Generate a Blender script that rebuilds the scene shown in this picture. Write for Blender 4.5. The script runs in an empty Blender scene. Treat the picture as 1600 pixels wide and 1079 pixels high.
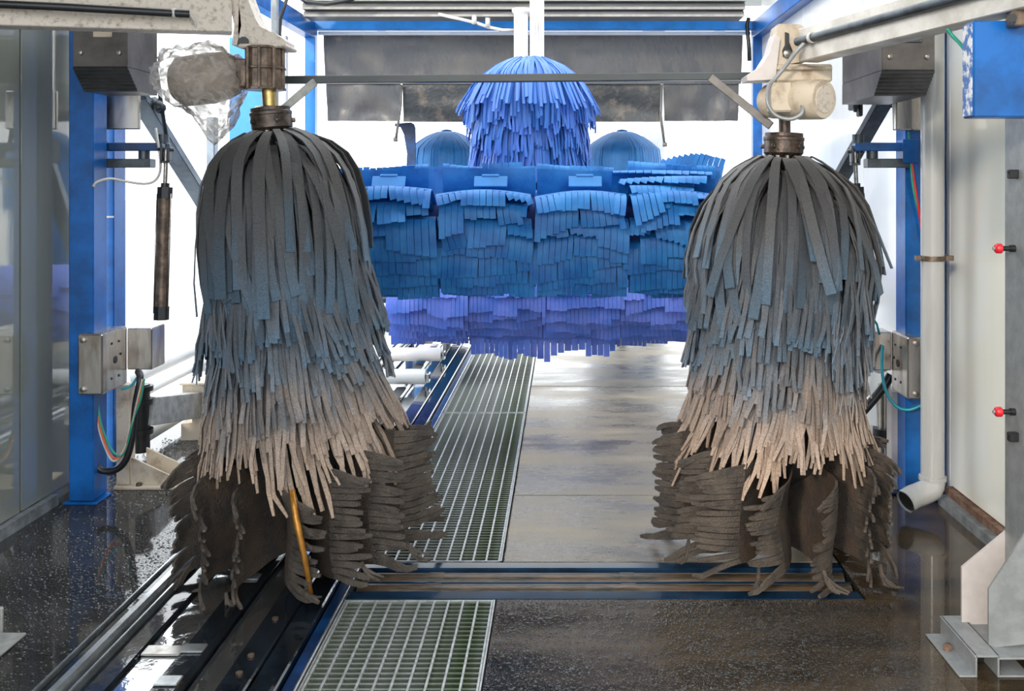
import bpy, math, random
import numpy as np
from mathutils import Vector, Matrix, noise as mnoise

# ------------------------------------------------------------------ camera, sky, light, exposure
SC = bpy.context.scene
COL = SC.collection
F = 1500.0                      # focal length in pixels of the 1600 wide frame
CX, CY, CH = 880.0, 285.0, 1.65  # vanishing point of the tunnel, camera height

cam_d = bpy.data.cameras.new('camera')
cam = bpy.data.objects.new('camera', cam_d)
COL.objects.link(cam)
cam.location = (0, 0, CH)
cam.rotation_euler = (math.pi / 2, 0, 0)
cam_d.sensor_width = 36.0
cam_d.lens = F / 1600 * 36.0
cam_d.shift_x = (800 - CX) / 1600
cam_d.shift_y = -(539.5 - CY) / 1600
cam_d.clip_start = 0.05
cam_d.clip_end = 400
SC.camera = cam

world = bpy.data.worlds.new('overcast_sky')
SC.world = world
world.use_nodes = True
wb = world.node_tree.nodes['Background']
wb.inputs['Color'].default_value = (0.93, 0.97, 1.0, 1)
wb.inputs['Strength'].default_value = 3.4

sun_d = bpy.data.lights.new('sun', 'SUN')
sun = bpy.data.objects.new('sun', sun_d)
COL.objects.link(sun)
sun_d.energy = 1.8
sun_d.angle = math.radians(6)
sun_d.color = (1.0, 0.86, 0.70)
sun.location = (-3, -6, 6)
sun.rotation_euler = Vector((0.50, 1.0, -0.40)).to_track_quat('-Z', 'Y').to_euler()

SC.view_settings.view_transform = 'Standard'
SC.view_settings.look = 'None'
SC.view_settings.gamma = 1
SC.view_settings.exposure = 0.12
SC.view_settings.use_curve_mapping = False


def P(px, py, D):
    """point seen at a pixel of the photograph, at depth D from the camera"""
    return Vector(((px - CX) * D / F, D, CH - (py - CY) * D / F))


def X(px, D):
    return (px - CX) * D / F


def Z(py, D):
    return CH - (py - CY) * D / F


# ------------------------------------------------------------------ materials
M = {}


def mat(name, col, rough=0.5, metal=0.0, var=0.0, scale=8.0, col2=None, bump=0.0, bscale=60.0, spec=0.5, stretch=(1, 1, 1), lo=0.4, hi=0.62,
        trans=0.0, rvar=0.0, coat=0.0, detail=6.0):
    m = bpy.data.materials.new(name)
    m.use_nodes = True
    nt = m.node_tree
    N, L = nt.nodes, nt.links
    b = N['Principled BSDF']
    b.inputs['Roughness'].default_value = rough
    b.inputs['Metallic'].default_value = metal
    b.inputs['Specular IOR Level'].default_value = spec
    b.inputs['Coat Weight'].default_value = coat
    tc = N.new('ShaderNodeTexCoord')
    mp = N.new('ShaderNodeMapping')
    mp.inputs['Scale'].default_value = stretch
    L.new(tc.outputs['Object'], mp.inputs['Vector'])
    c1 = (*col, 1)
    c2 = (*col2, 1) if col2 else (*[max(0, c * (1 - var)) for c in col], 1)
    nz = N.new('ShaderNodeTexNoise')
    nz.inputs['Scale'].default_value = scale
    nz.inputs['Detail'].default_value = detail
    nz.inputs['Roughness'].default_value = 0.62
    L.new(mp.outputs['Vector'], nz.inputs['Vector'])
    rp = N.new('ShaderNodeValToRGB')
    rp.color_ramp.elements[0].position = lo
    rp.color_ramp.elements[1].position = hi
    rp.color_ramp.elements[0].color = c1
    rp.color_ramp.elements[1].color = c2
    L.new(nz.outputs['Fac'], rp.inputs['Fac'])
    L.new(rp.outputs['Color'], b.inputs['Base Color'])
    if rvar:
        mr = N.new('ShaderNodeMapRange')
        mr.inputs['From Min'].default_value = 0.35
        mr.inputs['From Max'].default_value = 0.65
        mr.inputs['To Min'].default_value = max(0.02, rough - rvar)
        mr.inputs['To Max'].default_value = min(1, rough + rvar)
        L.new(nz.outputs['Fac'], mr.inputs['Value'])
        L.new(mr.outputs['Result'], b.inputs['Roughness'])
    if bump:
        n2 = N.new('ShaderNodeTexNoise')
        n2.inputs['Scale'].default_value = bscale
        n2.inputs['Detail'].default_value = 4
        L.new(mp.outputs['Vector'], n2.inputs['Vector'])
        bp = N.new('ShaderNodeBump')
        bp.inputs['Strength'].default_value = bump
        bp.inputs['Distance'].default_value = 0.01
        L.new(n2.outputs['Fac'], bp.inputs['Height'])
        L.new(bp.outputs['Normal'], b.inputs['Normal'])
    if trans:
        t = N.new('ShaderNodeBsdfTranslucent')
        L.new(rp.outputs['Color'], t.inputs['Color'])
        mx = N.new('ShaderNodeMixShader')
        mx.inputs['Fac'].default_value = trans
        L.new(b.outputs['BSDF'], mx.inputs[1])
        L.new(t.outputs['BSDF'], mx.inputs[2])
        L.new(mx.outputs['Shader'], N['Material Output'].inputs['Surface'])
    M[name] = m
    return m


mat('blue_paint', (0.004, 0.125, 0.46), 0.32, var=0.45, scale=5, bump=0.05, bscale=160)
mat('dark_blue_paint', (0.006, 0.05, 0.17), 0.3, var=0.7, scale=6, bump=0.05)
mat('sky_blue_paint', (0.02, 0.25, 0.72), 0.35, var=0.25, scale=4)
mat('galvanised', (0.50, 0.50, 0.48), 0.42, 0.55, col2=(0.33, 0.33, 0.32), scale=14, bump=0.04, rvar=0.1)
mat('galvanised_light', (0.66, 0.63, 0.58), 0.42, 0.35, col2=(0.5, 0.47, 0.42), scale=9, bump=0.04)
mat('gantry_grey', (0.20, 0.195, 0.185), 0.5, 0.1, var=0.3, scale=10, stretch=(0.4, 1, 2))
mat('gantry_lip', (0.36, 0.355, 0.34), 0.5, 0.1, var=0.25, scale=10)
mat('grey_paint_and_shade', (0.30, 0.32, 0.33), 0.38, 0.2, var=0.2, scale=20)  # grey paint, also carries the shade of one gusset
mat('pale_plate', (0.62, 0.57, 0.55), 0.45, 0.2, var=0.08, scale=20)
mat('steel_dark', (0.085, 0.10, 0.115), 0.36, 0.5, var=0.5, scale=10, bump=0.05)
mat('steel_bar', (0.045, 0.055, 0.058), 0.35, 0.0, var=0.45, scale=5, bump=0.03, stretch=(0.4, 1, 1))
mat('strut_grey', (0.16, 0.15, 0.14), 0.4, 0.1, var=0.4, scale=12)
mat('brace_steel', (0.22, 0.27, 0.32), 0.32, 0.6, var=0.4, scale=6)
mat('stainless', (0.52, 0.50, 0.47), 0.26, 0.9, col2=(0.26, 0.20, 0.16), scale=4, stretch=(3, 3, 0.8), lo=0.45, hi=0.7)
mat('hood_steel', (0.12, 0.11, 0.105), 0.35, 0.5, var=0.5, scale=6)
mat('cream_dirty', (0.60, 0.52, 0.41), 0.55, col2=(0.20, 0.12, 0.06), scale=9, lo=0.5, hi=0.78, bump=0.15, bscale=40)
mat('cream_speckled', (0.62, 0.55, 0.48), 0.55, col2=(0.30, 0.24, 0.19), scale=45, lo=0.5, hi=0.72, bump=0.15, bscale=60)
mat('cast_brown', (0.085, 0.06, 0.045), 0.4, 0.35, col2=(0.21, 0.15, 0.11), scale=22, bump=0.25, bscale=70)
mat('motor_grey', (0.34, 0.29, 0.25), 0.5, col2=(0.20, 0.16, 0.13), scale=14)
mat('brass', (0.55, 0.40, 0.16), 0.28, 0.95, var=0.35, scale=20)
mat('hub_black', (0.030, 0.024, 0.02), 0.32, 0.5, col2=(0.10, 0.07, 0.055), scale=24, bump=0.2)
mat('bolt_steel', (0.35, 0.33, 0.30), 0.3, 0.9, var=0.4, scale=60)
mat('black_rubber', (0.013, 0.014, 0.016), 0.4, var=0.3)
mat('white_paint', (0.78, 0.79, 0.78), 0.35, var=0.06, scale=6)
mat('white_column', (0.80, 0.79, 0.76), 0.4, col2=(0.55, 0.50, 0.44), scale=14, lo=0.55, hi=0.8, stretch=(1, 1, 0.25))
mat('curtain', (0.062, 0.066, 0.072), 0.30, col2=(0.105, 0.10, 0.095), scale=2.5, stretch=(1.3, 1, 0.7), bump=0.25, bscale=16, rvar=0.12)
mat('curtain_worn', (0.03, 0.035, 0.038), 0.34, col2=(0.17, 0.14, 0.11), scale=6, lo=0.5, hi=0.75, bump=0.5, bscale=22)
mat('pvc_grey', (0.43, 0.44, 0.44), 0.22, var=0.12, scale=5, stretch=(3, 3, 0.4))
mat('red_plastic', (0.62, 0.02, 0.03), 0.3)
mat('orange_wire', (0.75, 0.14, 0.04), 0.4)
mat('green_wire', (0.02, 0.30, 0.20), 0.4)
mat('teal_wire', (0.01, 0.28, 0.38), 0.35)
mat('white_wire', (0.6, 0.58, 0.55), 0.4)
mat('rust_trim', (0.11, 0.05, 0.03), 0.7, col2=(0.20, 0.13, 0.09), scale=25, bump=0.2)
mat('curb', (0.22, 0.24, 0.25), 0.4, var=0.5, scale=12, bump=0.2)
mat('golden_rod', (0.50, 0.22, 0.035), 0.28, 0.5, var=0.35, scale=30)
mat('pipe_rust', (0.105, 0.068, 0.042), 0.28, 0.0, col2=(0.03, 0.026, 0.018), scale=9, stretch=(0.6, 3, 3), bump=0.2)
mat('trench_blue', (0.010, 0.035, 0.075), 0.14, 0.0, var=0.5, scale=6)
mat('channel_black', (0.012, 0.018, 0.026), 0.07, 0.0, var=0.6, scale=8, bump=0.10, bscale=18, spec=0.9)
mat('mirror_pan', (0.70, 0.73, 0.75), 0.05, 0.95, var=0.25, scale=3, bump=0.10, bscale=14, rvar=0.03)
mat('rail_light', (0.60, 0.63, 0.65), 0.2, 0.8, var=0.3, scale=10)
mat('grate_top', (0.55, 0.57, 0.56), 0.35, 0.5, var=0.35, scale=30)
mat('grate_cross', (0.20, 0.215, 0.20), 0.35, 0.4, col2=(0.07, 0.095, 0.05), scale=7)
mat('pit', (0.006, 0.009, 0.004), 0.5, col2=(0.014, 0.026, 0.008), scale=5)
mat('ground_concrete', (0.62, 0.61, 0.59), 0.8, var=0.1, scale=2)
mat('roof', (0.30, 0.31, 0.32), 0.7, var=0.1)
mat('foam_blue', (0.024, 0.24, 0.64), 0.5, col2=(0.010, 0.15, 0.50), scale=7, trans=0.22, bump=0.08, bscale=120)
mat('foam_mop', (0.05, 0.20, 0.62), 0.42, col2=(0.075, 0.20, 0.68), scale=5, trans=0.16)
mat('foam_purple', (0.19, 0.28, 0.84), 0.5, col2=(0.10, 0.22, 0.76), scale=6, trans=0.2)
mat('foam_far', (0.010, 0.15, 0.42), 0.6, var=0.2, trans=0.1)
mat('tab_blue', (0.03, 0.22, 0.58), 0.5, var=0.15)
mat('skirt_felt', (0.075, 0.050, 0.033), 0.78, col2=(0.040, 0.033, 0.028), scale=10, bump=0.9, bscale=130)
mat('skirt_finger', (0.100, 0.080, 0.063), 0.75, col2=(0.052, 0.043, 0.037), scale=14, bump=0.8, bscale=130)
mat('felt_core', (0.018, 0.017, 0.017), 0.9)


def felt_material():
    m = bpy.data.materials.new('felt_strip')
    m.use_nodes = True
    N, L = m.node_tree.nodes, m.node_tree.links
    b = N['Principled BSDF']
    tc = N.new('ShaderNodeTexCoord')
    sp = N.new('ShaderNodeSeparateXYZ')
    L.new(tc.outputs['Object'], sp.inputs[0])
    nz = N.new('ShaderNodeTexNoise')
    nz.inputs['Scale'].default_value = 6
    nz.inputs['Detail'].default_value = 5
    L.new(tc.outputs['Object'], nz.inputs['Vector'])
    at = N.new('ShaderNodeAttribute')
    at.attribute_name = 'rnd'
    at2 = N.new('ShaderNodeAttribute')
    at2.attribute_name = 'tip'
    # height on the brush, shifted by noise and per strip: mud below, worn slate in the middle, wet charcoal on top
    a1 = N.new('ShaderNodeMath'); a1.operation = 'MULTIPLY_ADD'
    L.new(nz.outputs['Fac'], a1.inputs[0]); a1.inputs[1].default_value = 0.45; L.new(sp.outputs['Z'], a1.inputs[2])
    a2 = N.new('ShaderNodeMath'); a2.operation = 'MULTIPLY_ADD'
    L.new(at.outputs['Fac'], a2.inputs[0]); a2.inputs[1].default_value = 0.22; L.new(a1.outputs[0], a2.inputs[2])
    mr = N.new('ShaderNodeMapRange')
    mr.inputs['From Min'].default_value = 0.335
    mr.inputs['From Max'].default_value = 2.335
    L.new(a2.outputs[0], mr.inputs['Value'])
    rp = N.new('ShaderNodeValToRGB')
    cr = rp.color_ramp
    stops = [(0.20, (0.39, 0.28, 0.205)), (0.33, (0.29, 0.225, 0.185)), (0.40, (0.15, 0.145, 0.15)), (0.47, (0.085, 0.102, 0.125)),
             (0.60, (0.062, 0.072, 0.088)), (0.75, (0.046, 0.049, 0.054)), (0.92, (0.036, 0.033, 0.030))]
    while len(cr.elements) < len(stops):
        cr.elements.new(0.5)
    for e, (p, c) in zip(cr.elements, stops):
        e.position = p
        e.color = (*c, 1)
    L.new(mr.outputs['Result'], rp.inputs['Fac'])
    # the cut tips keep some of the cloth's blue
    tp = N.new('ShaderNodeMapRange')
    tp.inputs['From Min'].default_value = 0.80
    tp.inputs['From Max'].default_value = 1.0
    tp.inputs['To Max'].default_value = 0.4
    L.new(at2.outputs['Fac'], tp.inputs['Value'])
    zr = N.new('ShaderNodeMapRange')
    zr.inputs['From Min'].default_value = 0.62
    zr.inputs['From Max'].default_value = 0.85
    L.new(sp.outputs['Z'], zr.inputs['Value'])
    ml = N.new('ShaderNodeMath'); ml.operation = 'MULTIPLY'
    L.new(tp.outputs['Result'], ml.inputs[0]); L.new(zr.outputs['Result'], ml.inputs[1])
    mx = N.new('ShaderNodeMixRGB')
    L.new(ml.outputs[0], mx.inputs['Fac'])
    L.new(rp.outputs['Color'], mx.inputs[1])
    mx.inputs[2].default_value = (0.045, 0.15, 0.26, 1)
    # fine speckle of the felt
    n2 = N.new('ShaderNodeTexNoise')
    n2.inputs['Scale'].default_value = 140
    n2.inputs['Detail'].default_value = 3
    L.new(tc.outputs['Object'], n2.inputs['Vector'])
    m2 = N.new('ShaderNodeMapRange')
    m2.inputs['From Min'].default_value = 0.3; m2.inputs['From Max'].default_value = 0.7
    m2.inputs['To Min'].default_value = 0.72; m2.inputs['To Max'].default_value = 1.28
    L.new(n2.outputs['Fac'], m2.inputs['Value'])
    m3 = N.new('ShaderNodeMapRange')
    m3.inputs['To Min'].default_value = 0.60; m3.inputs['To Max'].default_value = 1.35
    L.new(at.outputs['Fac'], m3.inputs['Value'])
    m4 = N.new('ShaderNodeMath'); m4.operation = 'MULTIPLY'
    L.new(m2.outputs['Result'], m4.inputs[0]); L.new(m3.outputs['Result'], m4.inputs[1])
    vm = N.new('ShaderNodeVectorMath'); vm.operation = 'SCALE'
    L.new(mx.outputs['Color'], vm.inputs[0]); L.new(m4.outputs[0], vm.inputs['Scale'])
    L.new(vm.outputs['Vector'], b.inputs['Base Color'])
    b.inputs['Roughness'].default_value = 0.62
    b.inputs['Sheen Weight'].default_value = 0.15
    bp = N.new('ShaderNodeBump')
    bp.inputs['Strength'].default_value = 0.45
    bp.inputs['Distance'].default_value = 0.006
    L.new(n2.outputs['Fac'], bp.inputs['Height'])
    L.new(bp.outputs['Normal'], b.inputs['Normal'])
    M['felt'] = m


felt_material()


def wet_floor(name, dry, dark, rip=0.25, rough_lo=0.06, rough_hi=0.32, ripscale=70, drops=False, dlo=0.58, puddle=None):
    m = bpy.data.materials.new(name)
    m.use_nodes = True
    N, L = m.node_tree.nodes, m.node_tree.links
    b = N['Principled BSDF']
    tc = N.new('ShaderNodeTexCoord')
    mp = N.new('ShaderNodeMapping')
    mp.inputs['Scale'].default_value = (0.55, 1.7, 1)
    L.new(tc.outputs['Object'], mp.inputs['Vector'])
    nz = N.new('ShaderNodeTexNoise')
    nz.inputs['Scale'].default_value = 1.6
    nz.inputs['Detail'].default_value = 8
    nz.inputs['Roughness'].default_value = 0.65
    L.new(mp.outputs['Vector'], nz.inputs['Vector'])
    rp = N.new('ShaderNodeValToRGB')
    rp.color_ramp.elements[0].position = 0.38; rp.color_ramp.elements[0].color = (*dark, 1)
    rp.color_ramp.elements[1].position = 0.66; rp.color_ramp.elements[1].color = (*dry, 1)
    L.new(nz.outputs['Fac'], rp.inputs['Fac'])
    g = N.new('ShaderNodeTexNoise')
    g.inputs['Scale'].default_value = 190
    g.inputs['Detail'].default_value = 3
    L.new(tc.outputs['Object'], g.inputs['Vector'])
    gr = N.new('ShaderNodeMapRange')
    gr.inputs['From Min'].default_value = 0.3; gr.inputs['From Max'].default_value = 0.7
    gr.inputs['To Min'].default_value = 0.6; gr.inputs['To Max'].default_value = 1.4
    L.new(g.outputs['Fac'], gr.inputs['Value'])
    vm = N.new('ShaderNodeVectorMath'); vm.operation = 'SCALE'
    L.new(rp.outputs['Color'], vm.inputs[0]); L.new(gr.outputs['Result'], vm.inputs['Scale'])
    L.new(vm.outputs['Vector'], b.inputs['Base Color'])
    rr = N.new('ShaderNodeMapRange')
    rr.inputs['From Min'].default_value = 0.40; rr.inputs['From Max'].default_value = 0.62
    rr.inputs['To Min'].default_value = rough_lo; rr.inputs['To Max'].default_value = rough_hi
    L.new(nz.outputs['Fac'], rr.inputs['Value'])
    L.new(rr.outputs['Result'], b.inputs['Roughness'])
    w = N.new('ShaderNodeTexNoise')
    w.inputs['Scale'].default_value = ripscale
    w.inputs['Detail'].default_value = 2
    L.new(tc.outputs['Object'], w.inputs['Vector'])
    bp = N.new('ShaderNodeBump')
    bp.inputs['Strength'].default_value = rip
    bp.inputs['Distance'].default_value = 0.010 if drops else 0.006
    if drops:   # film of water with separate drops standing on it
        dm = N.new('ShaderNodeMapRange')
        dm.inputs['From Min'].default_value = dlo; dm.inputs['From Max'].default_value = dlo + 0.10
        L.new(w.outputs['Fac'], dm.inputs['Value'])
        L.new(dm.outputs['Result'], bp.inputs['Height'])
    else:
        L.new(w.outputs['Fac'], bp.inputs['Height'])
    L.new(bp.outputs['Normal'], b.inputs['Normal'])
    if puddle:      # standing water towards one side: smoother, darker
        sx = N.new('ShaderNodeSeparateXYZ')
        L.new(tc.outputs['Object'], sx.inputs[0])
        ad = N.new('ShaderNodeMath'); ad.operation = 'MULTIPLY_ADD'
        L.new(nz.outputs['Fac'], ad.inputs[0]); ad.inputs[1].default_value = 0.9; L.new(sx.outputs['X'], ad.inputs[2])
        pm = N.new('ShaderNodeMapRange')
        pm.inputs['From Min'].default_value = puddle + 0.40; pm.inputs['From Max'].default_value = puddle + 0.56
        L.new(ad.outputs[0], pm.inputs['Value'])
        mr2 = N.new('ShaderNodeMix')
        L.new(pm.outputs['Result'], mr2.inputs[0]); L.new(rr.outputs['Result'], mr2.inputs[2]); mr2.inputs[3].default_value = 0.04
        L.new(mr2.outputs[0], b.inputs['Roughness'])
        mb2 = N.new('ShaderNodeMix')
        L.new(pm.outputs['Result'], mb2.inputs[0]); mb2.inputs[2].default_value = rip; mb2.inputs[3].default_value = 0.05
        L.new(mb2.outputs[0], bp.inputs['Strength'])
    M[name] = m


wet_floor('wet_concrete', (0.36, 0.30, 0.215), (0.085, 0.075, 0.055), rip=0.22, rough_lo=0.16, rough_hi=0.46, ripscale=120)
wet_floor('wet_apron', (0.085, 0.060, 0.036), (0.016, 0.012, 0.008), puddle=1.15, rip=0.8, rough_lo=0.06, rough_hi=0.26, ripscale=150, drops=True, dlo=0.53)
wet_floor('wet_left', (0.045, 0.042, 0.038), (0.012, 0.012, 0.012), rip=1.0, rough_lo=0.03, rough_hi=0.07, ripscale=130, drops=True, dlo=0.545)


def wall_material(name, col, streak, rough=0.10, spec=0.5):
    m = mat(name, col, rough, col2=streak, scale=2.2, stretch=(1, 1, 0.18), lo=0.5, hi=0.8, bump=0.06, bscale=5, spec=spec)
    return m


wall_material('wall_panel_l', (0.20, 0.215, 0.19), (0.14, 0.145, 0.12), 0.04, 1.0)
M['wall_panel_l'].node_tree.nodes['Principled BSDF'].inputs['Coat Weight'].default_value = 1.0
wall_material('wall_panel_r', (0.83, 0.84, 0.77), (0.78, 0.77, 0.68), 0.08, 0.8)
wall_material('wall_panel_white', (0.80, 0.81, 0.80), (0.70, 0.71, 0.70))


def film_material():
    m = bpy.data.materials.new('clear_film')
    m.use_nodes = True
    N, L = m.node_tree.nodes, m.node_tree.links
    out = N['Material Output']
    N.remove(N['Principled BSDF'])
    tr = N.new('ShaderNodeBsdfTransparent')
    tr.inputs['Color'].default_value = (0.97, 0.96, 0.95, 1)
    gl = N.new('ShaderNodeBsdfGlossy')
    gl.inputs['Roughness'].default_value = 0.12
    df = N.new('ShaderNodeBsdfTranslucent')
    df.inputs['Color'].default_value = (0.85, 0.83, 0.80, 1)
    d2 = N.new('ShaderNodeBsdfDiffuse')
    d2.inputs['Color'].default_value = (0.55, 0.50, 0.46, 1)
    nz = N.new('ShaderNodeTexNoise')
    nz.inputs['Scale'].default_value = 16
    nz.inputs['Detail'].default_value = 5
    nz.inputs['Distortion'].default_value = 1.4
    tc = N.new('ShaderNodeTexCoord')
    L.new(tc.outputs['Object'], nz.inputs['Vector'])
    bp = N.new('ShaderNodeBump')
    bp.inputs['Strength'].default_value = 0.5
    bp.inputs['Distance'].default_value = 0.03
    L.new(nz.outputs['Fac'], bp.inputs['Height'])
    for s in (gl, df, d2):
        L.new(bp.outputs['Normal'], s.inputs['Normal'])
    m0 = N.new('ShaderNodeMixShader'); m0.inputs['Fac'].default_value = 0.45
    L.new(df.outputs[0], m0.inputs[1]); L.new(d2.outputs[0], m0.inputs[2])
    m1 = N.new('ShaderNodeMixShader')
    mr = N.new('ShaderNodeMapRange')
    mr.inputs['From Min'].default_value = 0.42; mr.inputs['From Max'].default_value = 0.64
    mr.inputs['To Min'].default_value = 0.22; mr.inputs['To Max'].default_value = 0.85
    L.new(nz.outputs['Fac'], mr.inputs['Value'])
    L.new(mr.outputs['Result'], m1.inputs['Fac'])
    L.new(tr.outputs[0], m1.inputs[1]); L.new(m0.outputs[0], m1.inputs[2])
    m2 = N.new('ShaderNodeMixShader')
    fr = N.new('ShaderNodeFresnel')
    fr.inputs['IOR'].default_value = 1.25
    L.new(bp.outputs['Normal'], fr.inputs['Normal'])
    fm = N.new('ShaderNodeMath'); fm.operation = 'MULTIPLY'; fm.inputs[1].default_value = 0.45
    L.new(fr.outputs[0], fm.inputs[0])
    L.new(fm.outputs[0], m2.inputs['Fac'])
    L.new(m1.outputs[0], m2.inputs[1]); L.new(gl.outputs[0], m2.inputs[2])
    L.new(m2.outputs[0], out.inputs['Surface'])
    M['film'] = m


film_material()


# ------------------------------------------------------------------ mesh helpers
class MB:
    """collects shapes; build() links them as one mesh object"""

    def __init__(self):
        self.v, self.f, self.a = [], [], {}
        self.n = 0

    def raw(self, V, Fc, **attrs):
        V = [tuple(p) for p in V]
        o = self.n
        self.v += V
        self.n += len(V)
        self.f += [tuple(i + o for i in q) for q in Fc]
        for k, val in attrs.items():
            lst = self.a.setdefault(k, [])
            lst += [0.0] * (o - len(lst))
            lst += list(val) if hasattr(val, '__len__') else [val] * len(V)
        return self

    def box(self, x0, x1, y0, y1, z0, z1, mx=None):
        V = [Vector((x, y, z)) for z in (z0, z1) for y in (y0, y1) for x in (x0, x1)]
        if mx:
            V = [mx @ p for p in V]
        return self.raw(V, [(0, 2, 3, 1), (4, 5, 7, 6), (0, 1, 5, 4), (2, 6, 7, 3), (0, 4, 6, 2), (1, 3, 7, 5)])

    def cbox(self, x0, x1, y0, y1, z0, z1, c=0.006, mx=None):
        """box with chamfered edges"""
        xs, ys, zs = (x0, x1), (y0, y1), (z0, z1)
        V, idx = [], {}
        for i in range(2):
            for j in range(2):
                for k in range(2):
                    sx, sy, sz = (1 if i == 0 else -1), (1 if j == 0 else -1), (1 if k == 0 else -1)
                    for ax in range(3):
                        p = [xs[i], ys[j], zs[k]]
                        for b, s in enumerate((sx, sy, sz)):
                            if b != ax:
                                p[b] += s * c
                        idx[(i, j, k, ax)] = len(V)
                        V.append(Vector(p))
        Fc = []
        # ax = axis on whose face plane the vertex lies
        for ax in range(3):
            for s in range(2):
                q = []
                for (u, w) in ((0, 0), (1, 0), (1, 1), (0, 1)):
                    t = [0, 0, 0]
                    t[ax] = s; t[(ax + 1) % 3] = u; t[(ax + 2) % 3] = w
                    q.append(idx[(*t, ax)])
                Fc.append(tuple(q) if s else tuple(reversed(q)))
        for ax in range(3):  # edges parallel to ax
            b, d = (ax + 1) % 3, (ax + 2) % 3
            for s in range(2):
                for r in range(2):
                    t0 = [0, 0, 0]; t0[b] = s; t0[d] = r
                    t1 = list(t0); t1[ax] = 1
                    q = (idx[(*t0, b)], idx[(*t1, b)], idx[(*t1, d)], idx[(*t0, d)])
                    Fc.append(q if s == r else tuple(reversed(q)))
        for i in range(2):
            for j in range(2):
                for k in range(2):
                    q = (idx[(i, j, k, 0)], idx[(i, j, k, 1)], idx[(i, j, k, 2)])
                    Fc.append(q if (i + j + k) % 2 else tuple(reversed(q)))
        if mx:
            V = [mx @ p for p in V]
        return self.raw(V, Fc)

    def tube(self, pts, r, n=12, cap=True, up=None):
        pts = [Vector(p) for p in pts]
        m = len(pts)
        rs = r if hasattr(r, '__len__') else [r] * m
        V, Fc = [], []
        ref = None
        for i, p in enumerate(pts):
            t = (pts[min(i + 1, m - 1)] - pts[max(i - 1, 0)]).normalized()
            if ref is None:
                ref = Vector((0, 0, 1)) if abs(t.z) < 0.9 else Vector((0, 1, 0))
            a = t.cross(ref).normalized()
            b = a.cross(t).normalized()
            ref = b
            for k in range(n):
                an = 2 * math.pi * k / n
                V.append(p + (a * math.cos(an) + b * math.sin(an)) * rs[i])
        for i in range(m - 1):
            for k in range(n):
                k2 = (k + 1) % n
                Fc.append((i * n + k, i * n + k2, (i + 1) * n + k2, (i + 1) * n + k))
        if cap:
            Fc.append(tuple(reversed(range(n))))
            Fc.append(tuple((m - 1) * n + k for k in range(n)))
        return self.raw(V, Fc)

    def lathe(self, prof, n=20, mx=None, cap=True):
        V, Fc = [], []
        for r, z in prof:
            for k in range(n):
                an = 2 * math.pi * k / n
                p = Vector((r * math.cos(an), r * math.sin(an), z))
                V.append(mx @ p if mx else p)
        m = len(prof)
        for i in range(m - 1):
            for k in range(n):
                k2 = (k + 1) % n
                Fc.append((i * n + k, i * n + k2, (i + 1) * n + k2, (i + 1) * n + k))
        if cap:
            Fc.append(tuple(reversed(range(n))))
            Fc.append(tuple((m - 1) * n + k for k in range(n)))
        return self.raw(V, Fc)

    def prism(self, poly, a, b):
        """poly: 3D points of one face; extruded by vector b-a"""
        d = Vector(b) - Vector(a)
        P0 = [Vector(p) for p in poly]
        n = len(P0)
        V = P0 + [p + d for p in P0]
        Fc = [tuple(reversed(range(n))), tuple(range(n, 2 * n))]
        for i in range(n):
            j = (i + 1) % n
            Fc.append((i, j, n + j, n + i))
        return self.raw(V, Fc)

    def beam(self, A, B, w, h, up=(0, 0, 1), c=0.004):
        A, B = Vector(A), Vector(B)
        d = (B - A)
        ln = d.length
        d.normalize()
        s = d.cross(Vector(up)).normalized()
        u = s.cross(d).normalized()
        mx = Matrix(((d.x, s.x, u.x, A.x), (d.y, s.y, u.y, A.y), (d.z, s.z, u.z, A.z), (0, 0, 0, 1)))
        return self.cbox(0, ln, -w / 2, w / 2, -h / 2, h / 2, c, mx)

    def build(self, name, m, parent=None, smooth=False, loc=None):
        me = bpy.data.meshes.new(name)
        me.from_pydata(self.v, [], self.f)
        for k, lst in self.a.items():
            lst = lst + [0.0] * (self.n - len(lst))
            at = me.attributes.new(k, 'FLOAT', 'POINT')
            at.data.foreach_set('value', lst)
        if smooth is True:
            me.shade_smooth()
        elif smooth:
            me.shade_smooth()
            me.set_sharp_from_angle(angle=math.radians(smooth))
        if m:
            me.materials.append(M[m] if isinstance(m, str) else m)
        o = bpy.data.objects.new(name, me)
        COL.objects.link(o)
        if parent:
            o.parent = parent
        if loc is not None:
            o.location = loc
        return o


def tag(o, label, cat, group=None):
    o['label'] = label
    o['category'] = cat
    if group:
        o['group'] = group
    return o


def struct(o):
    o['kind'] = 'structure'
    return o


def stuff(o):
    o['kind'] = 'stuff'
    return o


def thing(name, label, cat, loc=(0, 0, 0), group=None, rot=None):
    o = bpy.data.objects.new(name, None)
    o.empty_display_size = 0.1
    COL.objects.link(o)
    o.location = loc
    if rot:
        o.rotation_euler = rot
    return tag(o, label, cat, group)


def inst(o, loc, parent=None, scale=None):
    c = o.copy()
    COL.objects.link(c)
    c.location = loc
    if parent:
        c.parent = parent
    if scale:
        c.scale = scale
    return c


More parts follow.
